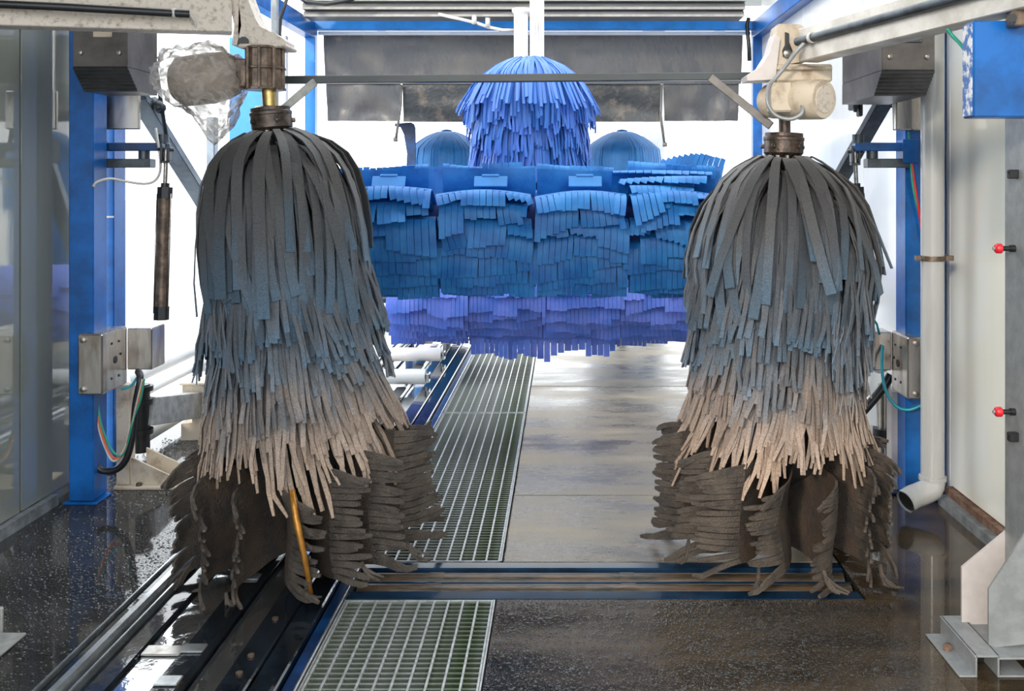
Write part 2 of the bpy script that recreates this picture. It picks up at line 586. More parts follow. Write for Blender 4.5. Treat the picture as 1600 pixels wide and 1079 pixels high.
def ribbon(pts, side, width, thick, rnd=0.5, round_tip=False):
    """flat strip with real thickness along pts; hard edges; returns V, F, tip, rnd"""
    pts = np.asarray(pts, float)
    n = len(pts)
    side = np.asarray(side, float)
    if side.ndim == 1:
        side = np.repeat(side[None], n, 0)
    T = np.gradient(pts, axis=0)
    T /= np.linalg.norm(T, axis=1, keepdims=True) + 1e-9
    side = side - T * np.sum(side * T, 1, keepdims=True)
    side /= np.linalg.norm(side, axis=1, keepdims=True) + 1e-9
    Nn = np.cross(T, side)
    w = np.asarray(width, float)
    if w.ndim == 0:
        w = np.full(n, float(w))
    if round_tip:
        w = w.copy()
        w[-1] *= 0.55
    a = pts + side * (w[:, None] / 2) + Nn * thick / 2
    b = pts - side * (w[:, None] / 2) + Nn * thick / 2
    c = pts - side * (w[:, None] / 2) - Nn * thick / 2
    d = pts + side * (w[:, None] / 2) - Nn * thick / 2
    V = np.stack([a, b, b, c, c, d, d, a], 1).reshape(-1, 3)
    Fc = []
    for i in range(n - 1):
        o, q = i * 8, i * 8 + 8
        for k in (0, 2, 4, 6):
            Fc.append((o + k, o + k + 1, q + k + 1, q + k))
    e = n * 8
    V = np.vstack([V, a[-1], b[-1], c[-1], d[-1], a[0], b[0], c[0], d[0]])
    Fc.append((e, e + 1, e + 2, e + 3))
    Fc.append((e + 7, e + 6, e + 5, e + 4))
    t = np.repeat(np.linspace(0, 1, n), 8).tolist() + [1.0] * 4 + [0.0] * 4
    return V, Fc, t, [rnd] * len(V)


# ------------------------------------------------------------------ the setting
XL, XR = -2.62, 2.0           # tunnel walls
GX0, GX1 = -0.862, -0.268     # grating
CXL = -1.715                  # conveyor's outer edge

fl = struct(MB().box(-2.75, 2.2, -2.5, 12, -0.42, -0.30).build('floor', 'pit'))


def slab(x0, x1, y0, y1, m, z=0.0, t=0.30):
    return MB().cbox(x0, x1, y0, y1, z - t, z, 0.006).build('floor_slab', m, fl)


slab(XL - 0.12, CXL, -2.5, 12, 'wet_left')
MB().prism([(GX1 + 0.006, -2.5, -0.3), (XR + 0.15, -2.5, -0.3), (XR + 0.15, 5.065, -0.3), (1.202, 5.065, -0.3), (1.202, 3.80, -0.3), (GX1 + 0.006, 3.80, -0.3)], (0, 0, 0), (0, 0, 0.3)).build('floor_slab', 'wet_apron', fl)
slab(GX1 + 0.006, 1.198, 4.175, 5.065, 'wet_concrete')
slab(GX1 + 0.006, XR + 0.15, 5.073, 7.775, 'wet_concrete', -0.001)
slab(GX1 + 0.006, XR + 0.15, 7.783, 12, 'wet_concrete', 0.001)

gr = struct(MB().box(-60, 60, 12, 90, -0.12, -0.01).box(-60, -2.75, -30, 12, -0.12, -0.01).box(2.2, 60, -30, 12, -0.12, -0.01)
            .box(-2.75, 2.2, -30, -2.5, -0.12, -0.01).build('ground', 'ground_concrete'))

# unseen roof above the frame, its extent shaped for the light
struct(MB().box(-2.9, 2.4, 1.2, 4.3, 3.78, 3.9).box(-2.9, 2.4, 9.0, 11.6, 3.78, 3.9).build('ceiling', 'roof'))  # gap left open to let sky light in from above

# left wall: glossy panels up to the blue post
wl = struct(MB().box(XL - 0.06, XL - 0.02, -2.0, 5.25, 0.0, 3.78).build('wall_left', 'wall_panel_l'))
for y0, y1 in ((-2.0, 1.0), (1.0, 3.0), (3.0, 4.63), (4.64, 5.25)):
    MB().cbox(XL - 0.02, XL, y0 + 0.003, y1 - 0.003, 0.06, 3.78, 0.002).build('panel', 'wall_panel_l', wl)
struct(MB().box(XL - 0.02, XL + 0.035, -2.0, 4.92, 0.0, 0.055).build('baseboard_left', 'curb'))

# right wall: near panels, then the white wall behind the post
wr = struct(MB().box(XR + 0.02, XR + 0.06, -2.0, 9.7, 0.0, 3.78).build('wall_right', 'wall_panel_r'))
for y0, y1 in ((-2.0, 1.0), (1.0, 3.2), (3.2, 4.96)):
    MB().cbox(XR, XR + 0.02, y0 + 0.003, y1 - 0.003, 0.09, 3.78, 0.002).build('panel', 'wall_panel_r', wr)
for y0, y1 in ((4.96, 6.4), (6.4, 8.0), (8.0, 9.68)):
    MB().cbox(XR, XR + 0.02, y0 + 0.004, y1 - 0.004, 0.05, 3.78, 0.002).build('panel', 'wall_panel_white', wr)
struct(MB().box(XR - 0.075, XR + 0.02, -2.0, 4.93, 0.0, 0.05).build('baseboard_right', 'curb'))
struct(MB().box(XR - 0.035, XR + 0.02, -2.0, 4.95, 0.05, 0.085).build('trim_1', 'rust_trim'))

# ------------------------------------------------------------------ exit portal, gantry, curtains
PD = 9.7
po = thing('portal_frame', 'blue steel portal frame spanning the bright tunnel exit', 'frame', (-0.3, PD, 0))


def part(mb, name, m, parent, smooth=False):
    """mesh given in world coordinates, parented to an Empty without moving it"""
    o = mb.build(name, m, parent, smooth)
    bpy_w = Matrix.LocRotScale(parent.location, parent.rotation_euler, parent.scale)
    o.matrix_parent_inverse = bpy_w.inverted()
    return o


zt = Z(35, PD)
part(MB().cbox(X(478, PD), X(494, PD), PD - 0.05, PD + 0.06, 0, zt), 'post', 'sky_blue_paint', po)
part(MB().cbox(X(1175, PD), X(1191, PD), PD - 0.05, PD + 0.06, 0, zt), 'post', 'blue_paint', po)
part(MB().cbox(X(478, PD), X(1191, PD), PD - 0.06, PD + 0.06, Z(47, PD), Z(34, PD)), 'lintel', 'sky_blue_paint', po)
part(MB().cbox(X(494, PD), X(1175, PD), PD + 0.06, PD + 0.10, Z(53, PD), Z(47, PD)), 'white_strip', 'white_paint', po)
for s, px in ((-1, 485), (1, 1183)):
    x = X(px, PD)
    part(MB().cbox(x - 0.06, x + 0.06, 5.0, PD, zt - 0.16, zt), 'side_rail', 'blue_paint', po)

ga = thing('overhead_gantry', 'grey galvanised channel beams across the top of the picture', 'beam', (-0.3, 9.2, 3.3))
GD = 9.15
for (y0, y1, d) in ((26, 17, GD), (16, 6, GD - 0.05), (5, -12, GD - 0.12)):
    part(MB().cbox(X(474, GD), X(1163, GD), d, d + 0.25, Z(y0, GD), Z(y1, GD)), 'channel', 'gantry_grey', ga)
    part(MB().box(X(474, GD), X(1163, GD), d - 0.012, d, Z(y0, GD), Z(y0, GD) + 0.02), 'lip', 'gantry_lip', ga)
hs = thing('air_hose', 'thin pale hose with fittings under the grey gantry beam', 'hose', (-1.5, 9.3, 3.2))
part(MB().tube([P(685, 22, 9.1), P(720, 30, 9.1), P(745, 36, 9.1), P(762, 42, 9.1), P(785, 47, 9.1), P(803, 47, 9.1)], 0.016, 8), 'tube', 'white_wire', hs, True)
for px, py in ((741, 32), (762, 36)):
    part(MB().tube([P(px, py - 8, 9.08), P(px, py + 6, 9.08)], 0.024, 8), 'fitting', 'galvanised_light', hs, True)
hb = tag(MB().tube([P(466, -6, 8.9), P(480, 3, 8.9), P(510, 6, 8.9), P(545, 0, 8.9), P(560, -6, 8.9)], 0.022, 8).build('black_hose', 'black_rubber', None, True),
         'black hose looping over the left end of the gantry', 'hose')
hb2 = tag(MB().tube([P(450, -8, 7.2), P(444, 12, 7.2), P(438, 30, 7.2), P(437, 52, 7.2), P(437, 120, 7.2)], 0.014, 8).build('black_cable', 'black_rubber', None, True),
          'black cable hanging beside the left gearbox', 'cable')
hb3 = tag(MB().tube([P(1170, 28, 9.5), P(1167, 40, 9.5), P(1170, 70, 9.5), P(1171, 95, 9.5)], 0.02, 8).build('black_cable', 'black_rubber', None, True),
          'short black cable running down beside the right portal post', 'cable')

# rubber splash curtain: an upper sheet and three lower flaps
CD = 9.80
cu = thing('splash_curtain', 'wide dark rubber splash curtain hanging across the exit', 'curtain', (-0.3, CD, 2.3))


def sheet(pxa, pxb, ya, yb, D, m, name, seed, parent, taper=0.0, amp=0.02):
    mb = MB()
    nx, nz = 14, 8
    V, Fc = [], []
    for side in (0, 1):
        for j in range(nz + 1):
            for i in range(nx + 1):
                u, v = i / nx, j / nz
                px = pxa + (pxb - pxa) * u
                px += taper * v * (1 if u < 0.5 else -1) * abs(u - 0.5) * 2
                py = ya + (yb - ya) * v
                p = P(px, py, D)
                off = amp * mnoise.noise(Vector((u * 3 + seed, v * 2, seed))) * (0.3 + v)
                p.y += off + (0.012 if side else 0)
                V.append(p)
    s = (nx + 1) * (nz + 1)
    for j in range(nz):
        for i in range(nx):
            a = j * (nx + 1) + i
            Fc.append((a, a + 1, a + nx + 2, a + nx + 1))
            Fc.append((s + a + nx + 1, s + a + nx + 2, s + a + 1, s + a))
    ring = [i for i in range(nx + 1)] + [j * (nx + 1) + nx for j in range(1, nz + 1)] + [nz * (nx + 1) + i for i in range(nx - 1, -1, -1)] + [j * (nx + 1) for j in range(nz - 1, 0, -1)]
    for i in range(len(ring)):
        a, b = ring[i], ring[(i + 1) % len(ring)]
        Fc.append((a, s + a, s + b, b))
    mb.raw(V, Fc)
    return part(mb, name, m, parent, 40)


sheet(505, 1161, 51, 131, CD, 'curtain', 'upper_sheet', 1, cu, 3)
sheet(509, 626, 127, 189, CD + 0.03, 'curtain', 'lower_flap', 4, cu, 3, 0.05)
sheet(629, 1032, 127, 190, CD + 0.03, 'curtain_worn', 'lower_flap', 7, cu, 1, 0.07)
sheet(1036, 1155, 127, 189, CD + 0.03, 'curtain', 'lower_flap', 11, cu, 2, 0.06)
for lab, pts in (('thin metal rod hanging at the left slit of the curtain', [(627, 132), (626, 165), (618, 221)]),
                 ('thin metal rod hanging at the right slit of the curtain', [(1034, 132), (1032, 180), (1039, 229)])):
    r = MB().tube([P(a, b, CD - 0.03) for a, b in pts], 0.014, 8)
    e = P(*pts[-1], CD - 0.03)
    r.tube([e + Vector((0, 0, 0.04)), e], 0.024, 8)
    tag(r.build('hanging_rod', 'strut_grey', None, True), lab, 'rod')

# white door posts outside the exit
for px, w, D, lab in ((595, 0.05, 12.4, 'slim white door post seen through the exit beside the blue plate'),
                      (1125, 0.07, 12.4, 'slim white door post seen through the exit on the open bright side'),
                      (1022, 0.14, 12.2, 'broad white door post standing behind a domed blue brush')):
    x = X(px, D)
    mb = MB().cbox(x - w, x + w, D, D + 0.12, -0.02, 3.7, 0.01).cbox(x - w - 0.03, x + w + 0.03, D - 0.02, D + 0.14, -0.02, 0.1, 0.01)
    tag(mb.build('door_post', 'white_paint'), lab, 'post')
# dark rounded blue bracket plate beyond the curtain
D = 10.15
pts = [P(*q, D) for q in ((617, 193), (642, 191), (647, 194), (649, 200), (649, 275), (634, 275), (636, 240), (631, 210), (626, 199), (617, 197))]
tag(MB().prism(pts, (0, 0, 0), (0, 0.04, 0)).tube([P(640, 275, D + .02), P(640, 540, D + .02)], 0.05, 8).build('bracket_plate', 'dark_blue_paint'),
    'dark blue rounded bracket plate beyond the curtain', 'bracket')

# ------------------------------------------------------------------ brushes of hanging strips
SEP_MAX = 280


def lut(tab, d):
    xs = [a for a, b in tab]
    ys = [b for a, b in tab]
    return float(np.interp(d, xs, ys))


def strip_brush(root, H, rows, m, rng, sep_max, name='strip', thick=0.006, r_hub=0.07, core_tab=None, Rtab=None, core_mat='felt_core', phase=0.0):
    """hanging strips round a vertical axis (local z, top of the strips at H)"""
    strips = []
    for row in rows:
        n, w = row['n'], row['w']
        k = 0
        while k < n:
            cl = rng.randint(*row.get('clump', (1, 1)))
            cl = min(cl, n - k)
            coff = rng.uniform(-1, 1) * row.get('cj', 0.05)
            cslope = rng.uniform(-1, 1) * row.get('cs', 0.0)
            crad = rng.uniform(-1, 1) * row.get('cr', 0.01)
            csweep = rng.uniform(-1, 1) * row.get('csweep', 0.0) + row.get('sweep0', 0.0)
            crnd = rng.random()
            ctw = rng.uniform(-1, 1) * row.get('tw', 0.1)
            for c in range(cl):
                th = 2 * math.pi * (k + c + rng.uniform(-0.25, 0.25)) / n + row.get('ph', 0.0)
                he = row['end'] + coff + cslope * (c - cl / 2) + rng.uniform(-1, 1) * row.get('j', 0.02)
                he = max(he, row.get('min_end', -9))
                sw = csweep + rng.uniform(-1, 1) * row.get('sweep', 0.0)
                rk = 1 + crad + rng.uniform(-1, 1) * row.get('rj', 0.02)
                ww = w * rng.uniform(0.85, 1.12)
                stw = ctw + row.get('tw0', 0.0) * (1 if rng.random() < 0.8 else -1) + rng.uniform(-1, 1) * row.get('stw', 0.08)
                wv, wp = rng.uniform(0, row.get('wave', 0.004)), rng.uniform(0, 6)
                dend = H - he
                if row['type'] == 'dome':
                    ds = [d for d in (0.0, 0.025, 0.06, 0.12, 0.2, 0.32, 0.46, 0.62) if d < dend - 0.07] + [dend]
                    do = row.get('drop', 0.0) + rng.uniform(0, row.get('dropj', 0.0))
                    prof = [(r_hub, 0.05 + do), (r_hub + 0.035, 0.012 + do)] + [(max(lut(Rtab, d) * rk, r_hub + 0.05), d + do * (1 - d / dend)) for d in ds]
                    fl_ = row.get('flare', 0.0)
                    prof = [(r * (1 + fl_ * (d / dend) ** 2) if i > 2 else r, d) for i, (r, d) in enumerate(prof)]
                    exposed = dend
                else:
                    ln = row['len'] * rng.uniform(0.9, 1.15)
                    d0 = dend - ln
                    tuck = row.get('tuck', 0.09)
                    prof = []
                    for u in (0.0, 0.2, 0.42, 0.62, 0.82, 1.0):
                        d = d0 + ln * u
                        r = lut(Rtab, d) * rk - tuck * (1 - u) ** 1.4 + row.get('out', 0.0) * u * u
                        prof.append((max(r, 0.04), d))
                    exposed = row.get('exp', 0.12)
                pts, sides = [], []
                for i, (r, d) in enumerate(prof):
                    u = i / (len(prof) - 1)
                    t2 = th + sw * u * u
                    er = np.array((math.cos(t2), math.sin(t2), 0))
                    et = np.array((-math.sin(t2), math.cos(t2), 0))
                    lean = row.get('lean', 0.0) * u * u
                    pts.append(er * (r + wv * math.sin(u * 7 + wp) * u) + et * (lean + 1.5 * wv * math.sin(u * 5 + wp * 2) * u) + np.array((0, 0, H - d)))
                    a = stw * min(1.0, 0.25 + u * 1.5)
                    sides.append(et * math.cos(a) + er * math.sin(a))
                wd = [ww * (0.55 + 0.45 * min(1, 2.0 * i / (len(prof) - 1))) for i in range(len(prof))] if row['type'] == 'dome' else ww
                rnd = min(1, max(0, crnd * 0.6 + rng.random() * 0.4))
                V, Fc, tp, rn = ribbon(pts, sides, wd, thick, rnd, row.get('round', False))
                front = -math.sin(th + sw * 0.5 + phase)
                score = exposed * ww * (front + 0.35)
                strips.append((score, V, Fc, tp, rn))
            k += cl
    strips.sort(key=lambda s: -s[0])
    mass = MB()
    cnt = 0
    for sc, V, Fc, tp, rn in strips:
        if cnt < sep_max and sc > 0:
            MB().raw(V, Fc, tip=tp, rnd=rn).build(name, m, root, True)
            cnt += 1
        else:
            mass.raw(V, Fc, tip=tp, rnd=rn)
    if mass.n:
        stuff(mass.build('strip_mass', m, root, True))
    if core_tab:
        MB().lathe([(r, H - d) for d, r in reversed(core_tab)], 20).build('core', core_mat, root, True)


def skirt(root, angles, swirl, rng, hbot=0.06, htop=0.60, rad=0.57, nf=17, phase=0.0):
    """upright felt panels round the shaft, their free edge cut into fingers"""
    for a0 in angles:
        sw = swirl * rng.uniform(0.75, 1.2)
        R1 = rad * rng.uniform(0.94, 1.05)
        rf = R1 * rng.uniform(0.74, 0.80)       # fingers start here
        top = (0.465 + 0.115 * abs(math.cos(math.radians(a0) + sw)) ** 2) * rng.uniform(0.96, 1.04)
        bot = hbot + rng.uniform(-0.02, 0.03)
        wav = rng.uniform(0.01, 0.03)

        def pos(r, v, extra=0.0):
            q = r / R1
            ang = math.radians(a0) + sw * q ** 1.8 + extra
            z = bot + (top - bot) * v - 0.05 * v * q * q + 0.02 * (1 - v) * (1 - q)
            z += 0.006 * math.sin(r * 21 + a0)
            rr = r * (1 - 0.05 * math.sin(v * 3.1) * q)
            w2 = wav * math.sin(v * 5 + a0) * q
            return np.array((rr * math.cos(ang) - w2 * math.sin(ang), rr * math.sin(ang) + w2 * math.cos(ang), z))
        nx, nz = 8, 7
        th = 0.0035
        V, Fc = [], []
        for s in (1, -1):
            for j in range(nz + 1):
                for i in range(nx + 1):
                    r = 0.05 + (rf - 0.05) * i / nx
                    p = pos(r, j / nz)
                    p2 = pos(r + 0.004, j / nz)
                    t = p2 - p
                    nn = np.array((-t[1], t[0], 0)); nn /= np.linalg.norm(nn) + 1e-9
                    V.append(p + nn * th * s)
        S = (nx + 1) * (nz + 1)
        for j in range(nz):
            for i in range(nx):
                a = j * (nx + 1) + i
                Fc.append((a, a + nx + 1, a + nx + 2, a + 1))
                Fc.append((S + a, S + a + 1, S + a + nx + 2, S + a + nx + 1))
        ring = [i for i in range(nx + 1)] + [j * (nx + 1) + nx for j in range(1, nz + 1)] + [nz * (nx + 1) + i for i in range(nx - 1, -1, -1)] + [j * (nx + 1) for j in range(nz - 1, 0, -1)]
        for i in range(len(ring)):
            a, b = ring[i], ring[(i + 1) % len(ring)]
            Fc.append((a, b, S + b, S + a))
        pan = MB().raw(V, Fc).build('skirt_panel', 'skirt_felt', root, 40)
        hf = (top - bot) / nf
        front = -math.sin(math.radians(a0) + sw + phase) > -0.5
        joined = MB()
        cbend = rng.uniform(-0.02, 0.14) * (1 if swirl > 0 else -1)
        for f in range(nf):
            v = (f + 0.5) / nf
            ln = (R1 - rf) * rng.uniform(0.9, 1.1)
            droop = 0.006 * rng.uniform(-1, 1.2)
            if f < 2:
                droop += rng.uniform(0.01, 0.05)
                ln *= rng.uniform(0.9, 1.3)
            if f == nf - 1:
                droop += 0.02
            bend = cbend + rng.uniform(-0.05, 0.05)
            pts, sd = [], []
            for u in (0.0, 0.3, 0.6, 0.85, 1.0):
                p = pos(rf - 0.01 + ln * u, v, bend * u * u)
                p[2] -= droop * u * u * 2
                p[2] = max(p[2], 0.04)
                pts.append(p)
                sd.append((0, 0, 1))
            pts = np.array(pts)
            V, Fc, tp, rn = ribbon(pts, np.array(sd, float), hf * rng.uniform(0.74, 0.86), 0.011, 0.5, True)
            if front:
                MB().raw(V, Fc).build('finger', 'skirt_finger', pan, True)
            else:
                joined.raw(V, Fc)
        if joined.n:
            stuff(joined.build('finger_row', 'skirt_finger', pan, True))


def tassel(root, x, y, z0, n, rng, ln=0.10, dx=0.0):
    """loose narrow tails under the panels, gathered at one point"""
    for i in range(n):
        l = ln * rng.uniform(0.7, 1.2)
        ex, ey = dx + rng.uniform(-0.035, 0.035), rng.uniform(-0.03, 0.01)
        pts = [np.array((x + ex * u * u, y + ey * u, max(0.036, z0 - l * u))) for u in (0, 0.35, 0.7, 1)]
        V, Fc, tp, rn = ribbon(pts, np.array((1.0, 0.2, 0)), 0.011, 0.006, 0.5, True)
        MB().raw(V, Fc).build('tail', 'skirt_finger', root, True)


def hub(root, H, r, brass=True):
    prof = [(r * 0.55, H - 0.02), (r * 0.9, H), (r, H + 0.012), (r, H + 0.065), (r * 1.03, H + 0.068), (r * 1.03, H + 0.08), (r * 0.96, H + 0.085), (r * 0.96, H + 0.10), (r * 0.4, H + 0.104)]
    h = MB().lathe(prof, 28).build('hub', 'hub_black', root, 35)
    bm = MB()
    for k in range(12):
        a = 2 * math.pi * k / 12
        c = Vector((r * 0.88 * math.cos(a), r * 0.88 * math.sin(a), H - 0.005))
        b = MB().lathe([(0.010, -0.012), (0.010, 0.004)], 6).build('bolt', 'bolt_steel', h)
        b.location = c
    for k in range(5):
        a = 2 * math.pi * (k + 0.2) / 5
        b = MB().lathe([(0.011, 0), (0.011, 0.012), (0.006, 0.014)], 6, Matrix.Rotation(math.pi / 2, 4, 'Y')).build('bolt', 'hub_black', h)
        b.location = (r * math.cos(a), r * math.sin(a), H + 0.04)
        b.rotation_euler = (0, 0, a)


def side_brush(base, top, label, mirror, seed, Rtab, rows, sk_angles, swirl):
    rng = random.Random(seed)
    base, top = Vector(base), Vector(top)
    d = top - base
    H = d.length
    root = thing('side_brush', label, 'brush', base, 'dirty side brushes', d.to_track_quat('Z', 'Y').to_euler('XYZ'))
    # keep local +x pointing right in the picture
    zax = d.normalized()
    xax = Vector((1, 0, 0)); xax = (xax - zax * xax.dot(zax)).normalized()
    yax = zax.cross(xax)
    root.rotation_euler = Matrix((xax, yax, zax)).transposed().to_euler()
    core = [(d_, max(0.05, r - 0.14)) for d_, r in Rtab if 0.1 < d_ < H - 0.42] + [(H - 0.42, 0.22), (H - 0.3, 0.05)]
    core = [(0.06, 0.07)] + core
    strip_brush(root, H - 0.02, rows, 'felt', rng, SEP_MAX, core_tab=core, Rtab=Rtab, r_hub=0.06)
    hub(root, H - 0.02, 0.088)
    MB().lathe([(0.035, 0.05), (0.035, H - 0.05)], 14).build('shaft', 'hub_black', root, True)
    skirt(root, sk_angles, swirl, rng)
    return root, rng, H


def brush_rows(mirror, flare=0.0):
    s = mirror
    return [
        dict(type='dome', n=26, w=0.046, end=1.22, cj=0.11, j=0.06, clump=(1, 3), cr=0.035, csweep=0.42, sweep=0.12, rj=0.035, tw=0.35, stw=0.3, flare=flare, sweep0=0.10 * s, wave=0.026, dropj=0.02),
        dict(type='dome', n=38, w=0.040, end=1.14, cj=0.09, j=0.06, clump=(1, 4), cr=0.035, csweep=0.30, sweep=0.10, rj=0.03, tw=0.3, stw=0.3, flare=flare * 0.5 - 0.03, ph=0.05, drop=0.035, dropj=0.05, wave=0.022),
        dict(type='dome', n=52, w=0.034, end=1.07, cj=0.08, j=0.05, clump=(2, 5), cr=0.04, csweep=0.16, sweep=0.05, rj=0.03, tw=0.3, stw=0.3, ph=0.1, flare=-0.07, drop=0.08, dropj=0.06, wave=0.016),
        dict(type='dome', n=60, w=0.030, end=1.02, cj=0.07, j=0.05, clump=(2, 5), cr=0.04, csweep=0.10, sweep=0.05, rj=0.03, tw=0.3, stw=0.3, ph=0.2, flare=-0.13, drop=0.13, dropj=0.06, wave=0.012),
    ] + [
        dict(type='tuck', n=nn, w=ww, end=e, len=0.42, cj=0.085, cs=0.008, j=0.022, clump=(3, 9), cr=0.075, csweep=0.06, sweep=0.03, rj=0.02, tw=0.25, tw0=0.35 * s, stw=0.18, tuck=0.10, exp=0.12, ph=0.3 * i,
             lean=0.025 * s, out=0.008, wave=0.014)
        for i, (e, nn, ww) in enumerate(((1.02, 112, 0.0190), (0.94, 118, 0.0185), (0.86, 120, 0.018), (0.79, 122, 0.0175), (0.72, 122, 0.0175), (0.65, 122, 0.0175), (0.585, 122, 0.0175)))
    ] + [
        dict(type='tuck', n=118, w=0.0175, end=0.52, len=0.42, cj=0.08, cs=0.009, j=0.025, clump=(4, 9), cr=0.06, csweep=0.06, sweep=0.025, rj=0.02, tw=0.3, tw0=0.3 * s, stw=0.2, tuck=0.11, exp=0.18, lean=0.035 * s, out=0.02, round=True, wave=0.016),
        dict(type='tuck', n=104, w=0.018, end=0.43, len=0.48, cj=0.10, cs=0.012, j=0.03, clump=(5, 10), cr=0.07, csweep=0.12, sweep=0.02, rj=0.02, tw=0.3, tw0=0.3 * s, stw=0.25, tuck=0.12, exp=0.17, lean=0.05 * s, out=0.025, ph=0.2, round=True, wave=0.02),
    ]


R_left = [(0, 0.12), (0.025, 0.18), (0.06, 0.235), (0.12, 0.285), (0.2, 0.318), (0.32, 0.345), (0.46, 0.362), (0.6, 0.372), (0.75, 0.368), (0.95, 0.372), (1.15, 0.388), (1.3, 0.405), (1.4, 0.42), (1.6, 0.42)]
R_right = [(0, 0.12), (0.025, 0.17), (0.06, 0.225), (0.12, 0.29), (0.2, 0.338), (0.32, 0.38), (0.46, 0.405), (0.6, 0.400), (0.75, 0.385), (0.95, 0.375), (1.15, 0.375), (1.3, 0.40), (1.4, 0.43), (1.6, 0.43)]
LB, LT = (X(493, 4.2), 4.2, 0.0), P(425, 197, 4.2)
RB, RT = (X(1203, 4.3), 4.3, 0.0), P(1224, 236, 4.3)
bl, rngl, HL = side_brush(LB, LT, 'tilted grey side brush with mud-caked strips under the film-wrapped motor', 1, 11, R_left, brush_rows(1, 0.02),
                          (-30, -52, -78, -102, -128, -152, -178, -5, 20, 60, 100, 140), 0.45)
br, rngr, HR = side_brush(RB, RT, 'grey side brush with mud-caked strips under the cream motor', -1, 23, R_right, brush_rows(-1, 0.10),
                          (-150, -128, -104, -80, -52, -28, -4, -172, 160, 120, 80, 40), -0.45)
# golden-brown rod at the fold of a panel, and loose tails
MB().tube([(0.128, -0.535, 0.07), (0.118, -0.54, 0.22), (0.10, -0.535, 0.36), (0.085, -0.50, 0.46)], [0.009, 0.012, 0.014, 0.012], 10).build('edge_rod', 'golden_rod', bl, True)
for (x, y, z, n, dx) in ((-0.22, -0.47, 0.08, 5, 0.02), (0.10, -0.50, 0.10, 4, 0.03), (0.30, -0.40, 0.12, 5, 0.05), (0.45, -0.22, 0.12, 5, 0.06), (-0.38, -0.3, 0.08, 4, -0.01)):
    tassel(bl, x, y, z, n, rngl, 0.09, dx)
for (x, y, z, n, dx) in ((-0.40, -0.25, 0.14, 4, -0.04), (-0.15, -0.47, 0.11, 5, 0.0), (0.10, -0.50, 0.12, 6, 0.08), (0.35, -0.42, 0.12, 5, 0.06)):
    tassel(br, x, y, z, n, rngr, 0.11, dx)

# blue hanging mop with its fluted column
rngm = random.Random(5)
MD = 6.95
mz0 = 1.12
mop = thing('hanging_mop', 'bright blue foam mop hanging from a white fluted column', 'brush', (X(828, MD), MD, mz0))
MH = Z(91, MD) - mz0
R_mop = [(0, 0.13), (0.02, 0.18), (0.05, 0.25), (0.10, 0.325), (0.18, 0.385), (0.28, 0.425), (0.4, 0.44), (0.6, 0.435), (0.8, 0.42), (1.0, 0.42), (1.3, 0.42), (1.6, 0.42)]
mrows = [
    dict(type='dome', n=130, w=0.0205, end=MH - 0.37, cj=0.05, j=0.03, clump=(2, 4), cr=0.05, csweep=0.12, rj=0.03, tw=0.4, stw=0.35, flare=0.16, wave=0.012, dropj=0.02),
    dict(type='dome', n=130, w=0.0205, end=MH - 0.47, cj=0.05, j=0.03, clump=(2, 4), cr=0.05, csweep=0.10, rj=0.03, tw=0.4, stw=0.35, flare=0.05, wave=0.012, drop=0.02, dropj=0.03),
    dict(type='dome', n=110, w=0.022, end=MH - 0.50, cj=0.05, j=0.03, clump=(2, 4), cr=0.03, csweep=0.05, rj=0.03, tw=0.4, stw=0.3, drop=0.05),
    dict(type='tuck', n=130, w=0.0175, end=MH - 0.60, len=0.34, cj=0.05, cs=0.012, j=0.02, clump=(3, 7), cr=0.06, rj=0.04, tw=0.4, stw=0.3, wave=0.012, tuck=0.10, exp=0.12),
    dict(type='tuck', n=130, w=0.0175, end=MH - 0.70, len=0.34, cj=0.05, cs=0.012, j=0.02, clump=(3, 7), cr=0.06, rj=0.04, tw=0.4, stw=0.3, wave=0.012, tuck=0.10, exp=0.12),
    dict(type='tuck', n=130, w=0.0175, end=MH - 0.82, len=0.34, cj=0.05, cs=0.012, j=0.02, clump=(3, 7), cr=0.06, rj=0.04, tw=0.4, stw=0.3, wave=0.012, tuck=0.10, exp=0.10),
    dict(type='tuck', n=130, w=0.0175, end=MH - 0.94, len=0.34, cj=0.05, cs=0.012, j=0.02, clump=(3, 7), cr=0.06, rj=0.04, tw=0.4, stw=0.3, wave=0.012, tuck=0.10, exp=0.06),
    dict(type='tuck', n=130, w=0.0175, end=MH - 1.08, len=0.34, cj=0.05, cs=0.012, j=0.02, clump=(3, 7), cr=0.06, rj=0.04, tw=0.4, stw=0.3, wave=0.012, tuck=0.10, exp=0.02),
]
mat('mop_core', (0.008, 0.03, 0.16), 0.8)
strip_brush(mop, MH, mrows, 'foam_mop', rngm, 290, thick=0.005, r_hub=0.06, core_tab=[(0.05, 0.07), (0.12, 0.18), (0.3, 0.30), (1.2, 0.30), (1.3, 0.1)], Rtab=R_mop, core_mat='mop_core')


def fluted(x, y, z0, z1, r, name, label, parent=None):
    prof = []
    n = 32
    V, Fc = [], []
    zs = [z0, z1]
    for z in zs:
        for k in range(n * 2):
            a = 2 * math.pi * k / (n * 2)
            rr = r * (1.0 if (k % 4) < 2 else 0.86)
            V.append((x + rr * math.cos(a), y + rr * math.sin(a), z))
    m_ = n * 2
    for k in range(m_):
        Fc.append((k, (k + 1) % m_, m_ + (k + 1) % m_, m_ + k))
    Fc.append(tuple(range(m_ - 1, -1, -1)))
    Fc.append(tuple(range(m_, 2 * m_)))
    mb = MB().raw(V, Fc)
    if parent:
        o = mb.build(name, 'white_column', parent)
    else:
        o = tag(mb.build(name, 'white_column'), label, 'column')
    return o


